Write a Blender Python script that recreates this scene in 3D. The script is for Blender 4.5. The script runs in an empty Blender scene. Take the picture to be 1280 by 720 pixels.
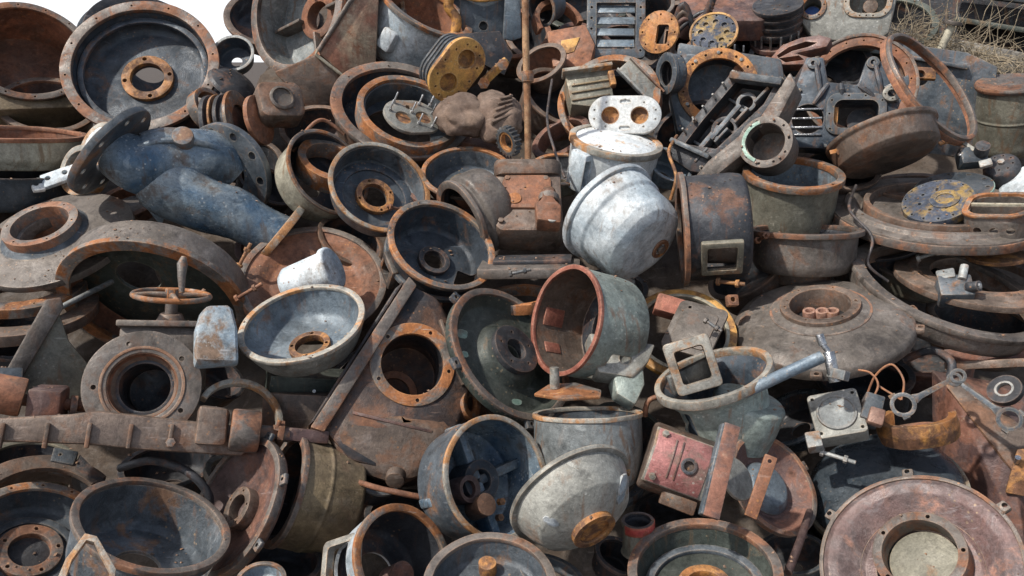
import bpy, bmesh, math, random
from mathutils import Vector, Matrix, noise
random.seed(7)
R = math.radians
sc = bpy.context.scene
COL = sc.collection
# ------------------------------------------------------------------ camera, sky, sun, exposure
PITCH = math.atan(285/1000.0); F = 1000.0; CAMZ = 1.9
cam = bpy.data.cameras.new('camera'); cam.lens = 36*F/1280; cam.clip_end = 2000; cam.clip_start = .05
cam_o = bpy.data.objects.new('camera', cam); COL.objects.link(cam_o)
cam_o.location = (0, 0, CAMZ); cam_o.rotation_euler = (math.pi/2-PITCH, 0, 0)
sc.camera = cam_o
TO_SUN = Vector((-.55, -.30, .78)).normalized()
world = bpy.data.worlds.new('World'); sc.world = world; world.use_nodes = True
wn = world.node_tree
sky = wn.nodes.new('ShaderNodeTexSky'); sky.sky_type = 'NISHITA'; sky.sun_disc = False
sky.sun_elevation = math.asin(TO_SUN.z); sky.sun_rotation = math.atan2(TO_SUN.x, TO_SUN.y)
sky.air_density = 1.0; sky.dust_density = 3.0; sky.ozone_density = 1.0
bg = wn.nodes['Background']; bg.inputs['Strength'].default_value = 0.105
wtc = wn.nodes.new('ShaderNodeTexCoord'); wsx = wn.nodes.new('ShaderNodeSeparateXYZ'); wn.links.new(wtc.outputs['Generated'], wsx.inputs[0])
wr = wn.nodes.new('ShaderNodeValToRGB'); wn.links.new(wsx.outputs['Z'], wr.inputs[0])
wr.color_ramp.elements[0].position = .10; wr.color_ramp.elements[0].color = (1, 1, 1, 1)
wr.color_ramp.elements[1].position = .26; wr.color_ramp.elements[1].color = (.12, .12, .12, 1)
wm = wn.nodes.new('ShaderNodeMix'); wm.data_type = 'RGBA'; wn.links.new(wr.outputs[0], wm.inputs[0])
wn.links.new(sky.outputs[0], wm.inputs[6]); wm.inputs[7].default_value = (9.5, 9.8, 10.2, 1)     # bright white haze low in the sky
wn.links.new(wm.outputs[2], bg.inputs['Color'])
sun = bpy.data.lights.new('sun', 'SUN'); sun.energy = 4.0; sun.angle = R(1.6); sun.color = (1, .95, .87)
sun_o = bpy.data.objects.new('sun', sun); COL.objects.link(sun_o)
sun_o.rotation_euler = (-TO_SUN).to_track_quat('-Z', 'Y').to_euler()
sun_o.location = (-4, -3, 8)
sc.view_settings.view_transform = 'Standard'; sc.view_settings.look = 'None'
sc.view_settings.exposure = 0.24; sc.view_settings.gamma = 1; sc.view_settings.use_curve_mapping = False

# ------------------------------------------------------------------ where a spot of the heap's slope lies
CAM = Vector((0, 0, CAMZ))
RGT = Vector((1, 0, 0)); FWD = Vector((0, math.cos(PITCH), -math.sin(PITCH))); UPV = RGT.cross(FWD)
PB = Vector((0, 2.03, .44)); PT = Vector((0, 4.0, 1.9))
PN = Vector((0, -(PT.z-PB.z), PT.y-PB.y)).normalized()          # normal of the heap's slope
def ray(px, py):
    return (FWD + RGT*((px-640)/F) + UPV*((360-py)/F)).normalized()
def pdist(px, py):
    v = ray(px, py); d = (PB-CAM).dot(PN)/v.dot(PN)
    return min(d, 5.2) if d > 0 else 5.2
def W(px, py, lift=0.):
    return CAM + ray(px, py)*(pdist(px, py)-lift)

# ------------------------------------------------------------------ materials
MATS = {}
def metal(name, c1, c2, rust=.45, edge=(.36,.17,.07), rusty=(.17,.075,.04), rough=.6, dust=.3, metallic=.25, chip=.3, sc_=1., spot=None, bump=.55, grime=.9, rings=0.):
    m = bpy.data.materials.new(name); m.use_nodes = True; nt = m.node_tree; N = nt.nodes; L = nt.links
    b = N['Principled BSDF']
    def nd(t, **k):
        n = N.new(t)
        for a, v in k.items():
            if a.startswith('i_'):
                key = a[2:]
                n.inputs[int(key) if key.isdigit() else key.replace('_', ' ')].default_value = v
            else: setattr(n, a, v)
        return n
    tc = nd('ShaderNodeTexCoord'); oi = nd('ShaderNodeObjectInfo')
    mul = nd('ShaderNodeMath', operation='MULTIPLY', i_1=37.3); L.new(oi.outputs['Random'], mul.inputs[0])
    vec = nd('ShaderNodeVectorMath', operation='ADD'); L.new(tc.outputs['Object'], vec.inputs[0]); L.new(mul.outputs[0], vec.inputs[1])
    P = vec.outputs[0]
    def noi(s, d=6, r=.6, dist=0.):
        n = nd('ShaderNodeTexNoise', i_Scale=s*sc_, i_Detail=d, i_Roughness=r, i_Distortion=dist); L.new(P, n.inputs['Vector']); return n.outputs['Fac']
    def ramp(src, pts):
        n = nd('ShaderNodeValToRGB'); L.new(src, n.inputs[0]); cr = n.color_ramp
        while len(cr.elements) < len(pts): cr.elements.new(.5)
        for e, (p, c) in zip(cr.elements, pts):
            e.position = p; e.color = (c, c, c, 1) if isinstance(c, (int, float)) else (*c, 1)
        return n.outputs[0]
    def mix(f, a, c, bt='MIX'):
        n = nd('ShaderNodeMix', data_type='RGBA', blend_type=bt)
        if isinstance(f, (int, float)): n.inputs[0].default_value = f
        else: L.new(f, n.inputs[0])
        for i, s in ((6, a), (7, c)):
            if isinstance(s, tuple): n.inputs[i].default_value = (*s, 1)
            else: L.new(s, n.inputs[i])
        return n.outputs[2]
    def mth(op, a, c=None, clamp=False):
        n = nd('ShaderNodeMath', operation=op, use_clamp=clamp)
        for i, s in enumerate((a, c)):
            if s is None: continue
            if isinstance(s, (int, float)): n.inputs[i].default_value = s
            else: L.new(s, n.inputs[i])
        return n.outputs[0]
    big = noi(5, 5, .6, .4); mid = noi(17, 10, .68, .3); fine = noi(85, 6, .7); fin2 = noi(240, 3, .7)
    paint = mix(ramp(big, [(.38, 0), (.62, 1)]), c1, c2)
    # soot, grime and scale with shapes of their own
    paint = mix(ramp(mid, [(.30, .75), (.46, .0)]), paint, tuple(v*.38 for v in c1))
    paint = mix(ramp(noi(9, 8, .7, 1.2), [(.56, 0), (.66, .5)]), paint, tuple(min(1, v*1.25+.05) for v in c2))
    rc = ramp(noi(24, 8, .7), [(.28, tuple(v*.28 for v in rusty)), (.46, rusty), (.60, tuple(v*1.25 for v in rusty)), (.74, edge)])
    comb = mth('ADD', mth('MULTIPLY', big, .5), mth('MULTIPLY', noi(11, 10, .72, .5), .5))
    t = .66-.32*rust
    rm = ramp(comb, [(t-.03, 0), (t+.035, 1)])
    col = mix(rm, paint, rc)
    # flaked chips
    vo = nd('ShaderNodeTexVoronoi', i_Scale=55*sc_); L.new(P, vo.inputs['Vector'])
    ch = mth('MULTIPLY', ramp(vo.outputs['Distance'], [(.16, 1), (.24, 0)]), ramp(noi(7, 4, .6), [(.55-.1*chip, 0), (.62, 1)]))
    col = mix(mth('MULTIPLY', ch, .8), col, spot or edge)
    # worn edges
    bev = nd('ShaderNodeBevel', samples=3, i_Radius=.009); geo = nd('ShaderNodeNewGeometry')
    dp = nd('ShaderNodeVectorMath', operation='DOT_PRODUCT'); L.new(bev.outputs[0], dp.inputs[0]); L.new(geo.outputs['Normal'], dp.inputs[1])
    ed = ramp(dp.outputs['Value'], [(.80, 1), (.97, 0)])
    ew = mth('MULTIPLY', ed, ramp(mid, [(.36, .15), (.56, 1)]))
    ecol = mix(ramp(noi(33, 5, .7), [(.4, 0), (.6, 1)]), edge, tuple(min(1, v*.9+.10) for v in edge))
    col = mix(mth('MULTIPLY', ew, .75), col, ecol)
    # dry dust on what faces the sky
    sx = nd('ShaderNodeSeparateXYZ'); L.new(geo.outputs['Normal'], sx.inputs[0])
    df = mth('MULTIPLY', ramp(sx.outputs['Z'], [(.25, 0), (.95, 1)]), ramp(mid, [(.35, .2), (.65, 1)]))
    col = mix(mth('MULTIPLY', df, dust*.55), col, (.20, .175, .145))
    # grain
    g = ramp(mth('ADD', mth('MULTIPLY', fine, .6), mth('MULTIPLY', fin2, .4)), [(.32, .55), (.5, .98), (.7, 1.45)])
    col = mix(.8, col, g, 'MULTIPLY')
    gr = ramp(mth('ADD', mth('MULTIPLY', noi(3.2, 6, .65, .6), .55), mth('MULTIPLY', noi(13, 8, .75, .8), .45)), [(.36, .34), (.47, .80), (.60, 1.22)])
    col = mix(grime, col, gr, 'MULTIPLY')
    # scuffs and scratches
    mp_ = nd('ShaderNodeMapping'); mp_.inputs['Scale'].default_value = (9, 70, 22); mp_.inputs['Rotation'].default_value = (.4, .7, .5); L.new(P, mp_.inputs[0])
    sn = nd('ShaderNodeTexNoise', i_Scale=1., i_Detail=4, i_Roughness=.6); L.new(mp_.outputs[0], sn.inputs['Vector'])
    scr = mth('MULTIPLY', ramp(sn.outputs['Fac'], [(.63, 0), (.70, 1)]), ramp(noi(6, 3, .6), [(.45, 0), (.6, .6)]))
    col = mix(scr, col, tuple(min(.7, v*1.5+.07) for v in c2))
    # run-off streaks of rust on steep faces
    pm = nd('ShaderNodeVectorMath', operation='MULTIPLY'); L.new(geo.outputs['Position'], pm.inputs[0]); pm.inputs[1].default_value = (34, 34, 3.2)
    st = nd('ShaderNodeTexNoise', i_Scale=1., i_Detail=5, i_Roughness=.65); L.new(pm.outputs[0], st.inputs['Vector'])
    sm = mth('MULTIPLY', mth('MULTIPLY', ramp(st.outputs['Fac'], [(.54, 0), (.64, .75)]), ramp(sx.outputs['Z'], [(.35, 1), (.75, 0)])), ramp(noi(4, 3, .5), [(.42, .15), (.58, 1)]))
    col = mix(sm, col, tuple(v*.8 for v in rusty))
    tone = ramp(oi.outputs['Random'], [(0, .82), (1, 1.2)])
    col = mix(1., col, tone, 'MULTIPLY')
    L.new(col, b.inputs['Base Color'])
    rv = mth('MULTIPLY', ramp(noi(8, 6, .65, .8), [(.40, 0), (.60, 1)]), .34)      # greasy and dry areas
    L.new(mth('ADD', mth('ADD', mth('MULTIPLY', rm, .22), rv), ramp(fine, [(.3, rough-.30), (.7, rough-.12)]), True), b.inputs['Roughness'])
    L.new(mth('MULTIPLY', mth('SUBTRACT', 1., rm), metallic), b.inputs['Metallic'])
    bp = nd('ShaderNodeBump', i_Strength=bump, i_Distance=.004)
    h = mth('ADD', mth('MULTIPLY', fine, .5), mth('ADD', mth('MULTIPLY', mid, 1.2), mth('ADD', mth('MULTIPLY', rm, -.25), mth('MULTIPLY', fin2, .45))))
    if rings:
        ln = nd('ShaderNodeVectorMath', operation='LENGTH'); vm = nd('ShaderNodeVectorMath', operation='MULTIPLY'); L.new(tc.outputs['Object'], vm.inputs[0]); vm.inputs[1].default_value = (1, 1, 0); L.new(vm.outputs[0], ln.inputs[0])
        h = mth('ADD', h, mth('MULTIPLY', mth('SINE', mth('MULTIPLY', ln.outputs['Value'], 600.)), rings))
    L.new(h, bp.inputs['Height']); L.new(bp.outputs[0], b.inputs['Normal'])
    MATS[name] = m; return m
OR = (.44,.19,.065)
metal('brown', (.12,.088,.070), (.18,.14,.115), .40, rusty=(.15,.08,.05))
metal('cheek', (.26,.12,.08), (.50,.42,.30), .35, rusty=(.30,.13,.07), edge=(.5,.42,.3))
metal('salmon', (.36,.19,.14), (.42,.26,.20), .35, rusty=(.26,.12,.08))
metal('taupe', (.115,.098,.085), (.17,.15,.135), .25, rusty=(.16,.09,.06), edge=(.28,.19,.13))
metal('rust', (.17,.088,.058), (.21,.125,.085), .6, edge=OR, rusty=(.21,.09,.05))
metal('maroon', (.10,.058,.055), (.14,.09,.08), .45, edge=(.26,.17,.12), rusty=(.17,.075,.05))
metal('orange', (.44,.17,.045), (.52,.27,.08), .52, edge=(.50,.26,.10), rusty=(.16,.075,.04), metallic=0, sc_=1.7, grime=1.)
metal('yellow', (.60,.33,.085), (.50,.23,.06), .40, grime=.9, edge=(.5,.38,.22), rusty=(.22,.11,.05), metallic=0, sc_=1.5)
metal('rimrust', (.14,.125,.115), (.27,.25,.22), .50, edge=(.55,.28,.10), rusty=(.30,.115,.04), chip=.9, rings=.05, dust=.15)
metal('rimpale', (.32,.31,.28), (.40,.39,.34), .42, edge=(.52,.30,.13), rusty=(.38,.18,.07), chip=.7)
metal('rimbrown', (.19,.165,.145), (.11,.095,.088), .42, edge=(.42,.23,.12), rusty=(.22,.10,.055), dust=.2)
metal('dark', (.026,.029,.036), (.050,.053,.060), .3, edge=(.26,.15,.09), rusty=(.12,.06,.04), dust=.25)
metal('darkblue', (.028,.040,.056), (.055,.072,.092), .25, edge=(.26,.17,.11), rusty=(.12,.07,.05), dust=.2)
metal('slate', (.055,.072,.090), (.12,.135,.15), .28, edge=(.36,.26,.16), rusty=(.18,.10,.06), dust=.2)
metal('blue', (.06,.125,.205), (.27,.32,.35), .26, grime=.7, edge=(.42,.40,.36), rusty=(.13,.11,.10), dust=.5, rough=.45, spot=(.48,.50,.50), chip=1.2)
metal('blueish', (.12,.16,.20), (.20,.24,.27), .2, edge=(.40,.30,.2), rusty=(.2,.11,.07), dust=.15)
metal('grey', (.20,.22,.225), (.30,.315,.31), .22, edge=(.42,.33,.25), rusty=(.25,.15,.09), dust=.15)
metal('greybeige', (.22,.22,.20), (.33,.33,.30), .2, edge=(.5,.36,.22), rusty=(.26,.16,.10), spot=(.5,.5,.47), chip=.6)
metal('light', (.38,.45,.50), (.60,.64,.66), .20, grime=.8, metallic=0, edge=(.5,.40,.30), rusty=(.30,.27,.24), dust=.08, chip=.5, spot=(.25,.13,.08), rough=.62)
metal('white', (.70,.71,.69), (.55,.59,.61), .2, grime=.6, metallic=0, edge=(.55,.38,.22), rusty=(.40,.28,.18), dust=.05, chip=.5, spot=(.22,.15,.1), rough=.6)
metal('cream', (.45,.42,.33), (.36,.34,.27), .2, edge=(.50,.33,.16), rusty=(.28,.18,.10), dust=.15, spot=(.2,.13,.08))
metal('olive', (.15,.145,.115), (.20,.19,.15), .25, edge=(.34,.25,.15), rusty=(.18,.11,.065), chip=.5, spot=(.32,.3,.25))
metal('green', (.045,.058,.050), (.07,.082,.072), .15, edge=(.25,.2,.13), rusty=(.17,.11,.06))
metal('greygreen', (.24,.29,.27), (.30,.34,.31), .2, edge=(.42,.30,.2), rusty=(.28,.15,.09), spot=(.5,.52,.48), chip=.6)
metal('mint', (.20,.33,.27), (.27,.38,.33), .35, edge=(.4,.4,.33), rusty=(.2,.2,.16))
metal('pink', (.46,.20,.19), (.36,.15,.14), .28, edge=(.42,.34,.3), rusty=(.20,.13,.11), spot=(.5,.42,.38), chip=.6)
metal('oxide', (.30,.10,.07), (.38,.15,.10), .35, edge=(.42,.25,.16), rusty=(.22,.09,.06))
metal('pinkdisc', (.17,.105,.098), (.17,.145,.145), .36, edge=(.38,.27,.17), rusty=(.30,.16,.12), dust=.2)
metal('khaki', (.22,.165,.095), (.17,.13,.085), .3, edge=(.3,.22,.13), rusty=(.15,.1,.06))
metal('flaky', (.36,.46,.54), (.50,.49,.45), .52, edge=(.5,.5,.48), rusty=(.24,.16,.11), sc_=1.3, dust=.1)
metal('boxiron', (.032,.035,.043), (.115,.068,.048), .42, edge=(.36,.18,.09), rusty=(.14,.065,.038), dust=.2)
metal('polerust', (.34,.20,.10), (.22,.12,.065), .5, edge=(.46,.36,.22), rusty=(.20,.095,.045), metallic=0, sc_=1.6, chip=1.)
metal('chrome', (.55,.56,.57), (.45,.46,.47), .05, edge=(.6,.6,.6), rusty=(.3,.25,.2), metallic=.9, rough=.3, dust=.1)
metal('yb', (.38,.25,.08), (.05,.07,.12), .55, edge=(.3,.28,.22), rusty=(.06,.075,.11), sc_=2.2, chip=.6, spot=(.1,.12,.17), dust=.1)
metal('dirt', (.050,.038,.030), (.075,.056,.042), .4, edge=(.10,.075,.055), rusty=(.05,.035,.025), metallic=0, rough=.9, dust=.1)
metal('concrete', (.30,.28,.25), (.24,.225,.20), .15, edge=(.36,.34,.3), rusty=(.2,.17,.13), metallic=0, rough=.85)
metal('straw', (.42,.35,.24), (.34,.28,.19), .2, edge=(.4,.3,.2), rusty=(.25,.2,.13), metallic=0, rough=.9)
metal('rag', (.20,.14,.105), (.15,.10,.075), .2, edge=(.24,.18,.14), rusty=(.13,.09,.07), metallic=0, rough=.95, sc_=1.6, bump=.9)
metal('tarblue', (.03,.045,.06), (.05,.07,.09), .1, edge=(.15,.14,.13), rusty=(.08,.06,.05), rough=.35)
metal('red', (.5,.05,.04), (.4,.06,.05), .2)
metal('bluepaint', (.04,.12,.42), (.05,.14,.36), .15)

# ------------------------------------------------------------------ mesh helpers
CUTS = []          # (object, cutter bmesh parts) resolved together at the end
THINGS = []
def roundp(pts, c, closed):
    out = []; n = len(pts)
    for i, p in enumerate(pts):
        if not closed and i in (0, n-1): out.append(p); continue
        a = Vector(pts[i-1]); b = Vector(p); d = Vector(pts[(i+1) % n])
        u = a-b; v = d-b
        if u.length < 1e-6 or v.length < 1e-6: out.append(p); continue
        k = min(c, u.length*.45, v.length*.45)
        if u.normalized().dot(v.normalized()) < -.97: out.append(p); continue
        q0 = b+u.normalized()*k; q1 = b+v.normalized()*k
        m = (q0+q1)*.25+b*.5
        out += [tuple(q0), tuple(m), tuple(q1)]
    return out
def lathe_bm(pts, seg=72, c=.012, mats=None, a0=0, a1=360):
    """pts: (r,z) outline; open if it starts and ends on the axis, else a closed loop."""
    closed = not (pts[0][0] < 1e-6 and pts[-1][0] < 1e-6)
    if mats is None: P = [(p, 0) for p in roundp(pts, c, closed)]
    else: P = [(p, mm) for p, mm in zip(pts, mats)]
    bm = bmesh.new(); rings = []
    full = abs(a1-a0-360) < 1e-3; ns = seg if full else seg+1
    for (r, z), _ in P:
        if r < 1e-6: rings.append([bm.verts.new((0, 0, z))])
        else: rings.append([bm.verts.new((r*math.cos(R(a0+(a1-a0)*k/seg)), r*math.sin(R(a0+(a1-a0)*k/seg)), z)) for k in range(ns)])
    n = len(P)
    for i in range(n if closed else n-1):
        A = rings[i]; B = rings[(i+1) % n]; mi = P[i][1]
        for k in range(seg):
            k2 = (k+1) % ns
            vs = [A[k % len(A)], A[k2 % len(A)], B[k2 % len(B)], B[k % len(B)]]
            u = []
            for v in vs:
                if v not in u: u.append(v)
            if len(u) > 2:
                f = bm.faces.new(u); f.material_index = mi
    if not full and closed:
        bm.faces.new([r_[0] for r_ in rings]); bm.faces.new([r_[-1] for r_ in rings][::-1])
    bmesh.ops.recalc_face_normals(bm, faces=bm.faces)
    return bm
def ringp(ri, ro, z0, z1): return [(ri, z0), (ro, z0), (ro, z1), (ri, z1)]
def shellp(pts, w):
    """outer outline rim -> hub; returns closed loop and a slot per point (0 outside, 1 inside)"""
    inn = []
    for i, p in enumerate(pts):
        a = Vector(pts[max(0, i-1)]); b = Vector(pts[min(len(pts)-1, i+1)]); d = (b-a).normalized()
        inn.append((p[0]+d.y*w, p[1]-d.x*w))
    return list(pts)+inn[::-1], [0]*len(pts)+[1]*len(inn)
def smooth_pts(pts, n=4):
    """round the corners of an open outline"""
    out = [pts[0]]
    for i in range(1, len(pts)-1):
        a, b, d = Vector(pts[i-1]), Vector(pts[i]), Vector(pts[i+1])
        k = min((a-b).length, (d-b).length)*.4
        q0 = b+(a-b).normalized()*k; q1 = b+(d-b).normalized()*k
        for j in range(n+1):
            t = j/n; out.append(tuple(q0*(1-t)**2+b*2*t*(1-t)+q1*t*t))
    out.append(pts[-1]); return out
def box_bm(sx, sy, sz, c=(0,0,0), rot=(0,0,0), bev=.02, seg=2):
    bm = bmesh.new(); bmesh.ops.create_cube(bm, size=1)
    bmesh.ops.scale(bm, vec=(sx, sy, sz), verts=bm.verts)
    if bev: bmesh.ops.bevel(bm, geom=bm.edges[:], offset=min(bev, min(sx, sy, sz)*.3), segments=seg, affect='EDGES', profile=.5)
    M = Matrix.Translation(c) @ (Matrix.Rotation(R(rot[2]), 4, 'Z') @ Matrix.Rotation(R(rot[1]), 4, 'Y') @ Matrix.Rotation(R(rot[0]), 4, 'X'))
    bmesh.ops.transform(bm, matrix=M, verts=bm.verts); return bm
def prism_bm(pts, z0, z1, bev=.02, top=None):
    """top: optional scale of the z1 outline about its centre"""
    bm = bmesh.new(); n = len(pts)
    cx = sum(p[0] for p in pts)/n; cy = sum(p[1] for p in pts)/n; s = top or 1
    A = [bm.verts.new((x, y, z0)) for x, y in pts]; B = [bm.verts.new((cx+(x-cx)*s, cy+(y-cy)*s, z1)) for x, y in pts]
    bm.faces.new(A[::-1]); bm.faces.new(B)
    for i in range(n): bm.faces.new((A[i], A[(i+1) % n], B[(i+1) % n], B[i]))
    bmesh.ops.recalc_face_normals(bm, faces=bm.faces)
    if bev: bmesh.ops.bevel(bm, geom=[e for e in bm.edges if e.calc_face_angle(0) > .5], offset=bev, segments=2, affect='EDGES', profile=.5)
    return bm
def oval(a, b, n=10, rr=None, c=(0, 0)):
    """rounded rectangle half sizes a,b; rr corner radius (default stadium)"""
    rr = rr or min(a, b); o = []
    for qx, qy, s in ((1, 1, 0), (-1, 1, 90), (-1, -1, 180), (1, -1, 270)):
        for k in range(n+1):
            t = R(s+90*k/n); o.append((c[0]+qx*(a-rr)+rr*math.cos(t), c[1]+qy*(b-rr)+rr*math.sin(t)))
    res = []
    for p in o:
        if not res or (Vector(p)-Vector(res[-1])).length > 1e-4: res.append(p)
    if (Vector(res[0])-Vector(res[-1])).length < 1e-4: res.pop()
    return res
def tube_bm(path, r, seg=14, cap=True):
    path = [Vector(p) for p in path]; bm = bmesh.new(); prev = None; rings = []
    n = len(path); rs = r if isinstance(r, (list, tuple)) else [r]*n
    for i, p in enumerate(path):
        d = (path[min(n-1, i+1)]-path[max(0, i-1)]).normalized()
        if prev is None:
            x = d.orthogonal().normalized()
        else:
            x = (prev-d*prev.dot(d)).normalized()
        prev = x; y = d.cross(x)
        rings.append([bm.verts.new(p+(x*math.cos(2*math.pi*k/seg)+y*math.sin(2*math.pi*k/seg))*rs[i]) for k in range(seg)])
    for a, b in zip(rings, rings[1:]):
        for k in range(seg): bm.faces.new((a[k], a[(k+1) % seg], b[(k+1) % seg], b[k]))
    if cap: bm.faces.new(rings[0][::-1]); bm.faces.new(rings[-1])
    bmesh.ops.recalc_face_normals(bm, faces=bm.faces); return bm
def curve(pts, n=6):
    """smooth path through points"""
    P = [Vector(p) for p in pts]; o = []
    for i in range(len(P)-1):
        a = P[max(0, i-1)]; b = P[i]; c = P[i+1]; d = P[min(len(P)-1, i+2)]
        for k in range(n):
            t = k/n; o.append(.5*((2*b)+(c-a)*t+(2*a-5*b+4*c-d)*t*t+(3*b-a-3*c+d)*t**3))
    o.append(P[-1]); return o
def join(*bms):
    o = bmesh.new()
    for b in bms:
        me = bpy.data.meshes.new('tmp'); b.to_mesh(me); b.free(); o.from_mesh(me); bpy.data.meshes.remove(me)
    return o
def xf(bm, c=(0, 0, 0), d=None, s=1, rot=None):
    """move a z-axis shape to c with its z axis along d"""
    M = Matrix.Translation(c)
    if d is not None: M = M @ Vector(d).to_track_quat('Z', 'Y').to_matrix().to_4x4()
    if rot: M = M @ (Matrix.Rotation(R(rot[2]), 4, 'Z') @ Matrix.Rotation(R(rot[1]), 4, 'Y') @ Matrix.Rotation(R(rot[0]), 4, 'X'))
    if s != 1: M = M @ (Matrix.Scale(s, 4) if not isinstance(s, tuple) else Matrix.Diagonal((*s, 1)))
    bmesh.ops.transform(bm, matrix=M, verts=bm.verts); return bm
def cyl_bm(p0, p1, r0, r1=None, seg=24, c=.01):
    p0 = Vector(p0); p1 = Vector(p1); h = (p1-p0).length; r1 = r0 if r1 is None else r1
    return xf(lathe_bm([(0, 0), (r0, 0), (r1, h), (0, h)], seg, c), p0, p1-p0)
def hexa_bm(p0, p1, r): return xf(lathe_bm([(0, 0), (r, 0), (r, (Vector(p1)-Vector(p0)).length), (0, (Vector(p1)-Vector(p0)).length)], 6, r*.08), p0, Vector(p1)-Vector(p0))
def holes(n, rad, r, z=0, L=.3, a0=0, d=(0, 0, 1)):
    return [cyl_bm((rad*math.cos(R(a0+360*k/n)), rad*math.sin(R(a0+360*k/n)), z-L), (rad*math.cos(R(a0+360*k/n)), rad*math.sin(R(a0+360*k/n)), z+L), r, seg=12, c=0) for k in range(n)]
def mname(m): return MATS[m]

class Thing:
    def __init__(s, name, label, cat, px, py, Rpx, ratio=1., ang=90., lift=0., spin=0., group=None):
        loc = W(px, py, lift); v = (loc-CAM).normalized(); s.dist = (loc-CAM).length
        r = (RGT-v*RGT.dot(v)).normalized(); u = r.cross(v)
        ph = math.acos(max(-1, min(1, ratio))); a = R(ang)
        z = (r*math.cos(a)+u*math.sin(a))*math.sin(ph)-v*math.cos(ph)
        up = u if abs(u.dot(z)) < .999 else -v
        y = (up-z*up.dot(z)).normalized(); x = y.cross(z)
        M = Matrix((x, y, z)).transposed().to_4x4() @ Matrix.Rotation(R(spin), 4, 'Z')
        s.M = Matrix.Translation(loc) @ M; s.inv = s.M.inverted(); s.R = Rpx*s.dist*(v.dot(FWD))**1.35/F
        s.root = bpy.data.objects.new(name, None); COL.objects.link(s.root); s.root.matrix_world = s.M
        s.root.empty_display_size = .05
        s.root['label'] = label; s.root['category'] = cat
        if group: s.root['group'] = group
        s.seed = random.random()*100; s.px = (px, py, Rpx); s.lift = lift; THINGS.append(s)
    def w(s, px, py, lift=0.):            # heap spot -> this thing's own units
        p = s.inv @ W(px, py, lift); return p/s.R
    def add(s, name, bm, mat, parent=None, cut=None, label=None, wob=.011, ang=32, stuff=False):
        bmesh.ops.scale(bm, vec=(s.R,)*3, verts=bm.verts)
        if wob:
            for v in bm.verts:
                q = v.co/s.R; v.co += noise.noise_vector(q*1.7+Vector((s.seed,)*3))*wob*s.R
        me = bpy.data.meshes.new(name); bm.to_mesh(me); bm.free()
        for m in (mat if isinstance(mat, (list, tuple)) else [mat]): me.materials.append(MATS[m])
        me.shade_smooth(); me.set_sharp_from_angle(angle=R(ang))
        o = bpy.data.objects.new(name, me); COL.objects.link(o); o.parent = parent or s.root
        if label: o['label'] = label
        if stuff: o['kind'] = 'stuff'
        if cut:
            cb = join(*cut); bmesh.ops.scale(cb, vec=(s.R,)*3, verts=cb.verts)
            CUTS.append((o, cb))
        return o
    # common parts -----------------------------------------------------------
    def ring(s, name, ri, ro, z0, z1, mat, c=(0, 0, 0), d=None, n=0, hr=.03, hrad=None, a0=10, cr=.014, parent=None, rot=None, seg=72, sc3=None, label=None, extra=None):
        bm = lathe_bm(ringp(ri, ro, z0, z1), seg, cr)
        cut = None
        if n:
            cut = [xf(h, c, d, rot=rot) for h in holes(n, hrad or (ri+ro)/2, hr, z1, abs(z1-z0)*1.0+.15, a0)]
        if extra: cut = (cut or [])+extra
        return s.add(name, xf(bm, c, d, rot=rot, s=sc3 or 1), mat, parent, cut, label)
    def shell(s, name, pts, w, mo, mi, cut=None, n=4, seg=72, c=(0, 0, 0), d=None, label=None, parent=None):
        loop, ms = shellp(smooth_pts(pts, n), w)
        return s.add(name, xf(lathe_bm(loop, seg, 0, ms), c, d), [mo, mi], parent, cut, label)
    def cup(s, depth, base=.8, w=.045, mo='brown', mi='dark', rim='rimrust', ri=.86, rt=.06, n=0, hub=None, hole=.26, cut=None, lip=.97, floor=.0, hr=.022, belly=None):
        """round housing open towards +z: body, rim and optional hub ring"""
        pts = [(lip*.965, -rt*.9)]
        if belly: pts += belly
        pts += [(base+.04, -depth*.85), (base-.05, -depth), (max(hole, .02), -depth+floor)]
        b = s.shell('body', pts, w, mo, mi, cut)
        rm = s.ring('rim', ri, 1., -rt, 0, rim, n=n, hr=hr)
        if hub:
            ho, hi, hh, hm, hn = hub
            s.ring('hub', hi, ho, -depth+floor+w*.5, -depth+floor+w+hh, hm, n=hn, hr=.03, hrad=(ho+hi)/2+.01)
        return b
    def bolt(s, p, d=(0, 0, 1), r=.03, h=.06, mat='rimrust', name='bolt', rod=0, parent=None):
        p = Vector(p); d = Vector(d).normalized()
        bm = hexa_bm(p-d*.01, p+d*h, r)
        if rod: bm = join(bm, cyl_bm(p+d*(h*.5), p+d*(h+rod), r*.55, seg=10))
        return s.add(name, bm, mat, parent, wob=0)
    def box(s, name, sx, sy, sz, c, mat, rot=(0, 0, 0), bev=.025, cut=None, label=None, parent=None):
        return s.add(name, box_bm(sx, sy, sz, c, rot, bev), mat, parent, cut, label, wob=.01)
    def hull(s, name, pts, mat, bev=.03, cut=None, wob=.015):
        bm = bmesh.new()
        for q_ in pts: bm.verts.new(q_)
        r_ = bmesh.ops.convex_hull(bm, input=bm.verts)
        bmesh.ops.delete(bm, geom=[g for g in r_['geom_interior'] if isinstance(g, bmesh.types.BMVert)], context='VERTS')
        bmesh.ops.dissolve_limit(bm, angle_limit=R(2), verts=bm.verts, edges=bm.edges)
        if bev: bmesh.ops.bevel(bm, geom=bm.edges[:], offset=bev, segments=2, affect='EDGES', profile=.5)
        bmesh.ops.recalc_face_normals(bm, faces=bm.faces)
        return s.add(name, bm, mat, None, cut, wob=wob)
    def tube(s, name, pts, r, mat, parent=None, seg=14, label=None):
        return s.add(name, tube_bm(pts, r, seg), mat, parent, None, label)
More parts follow.
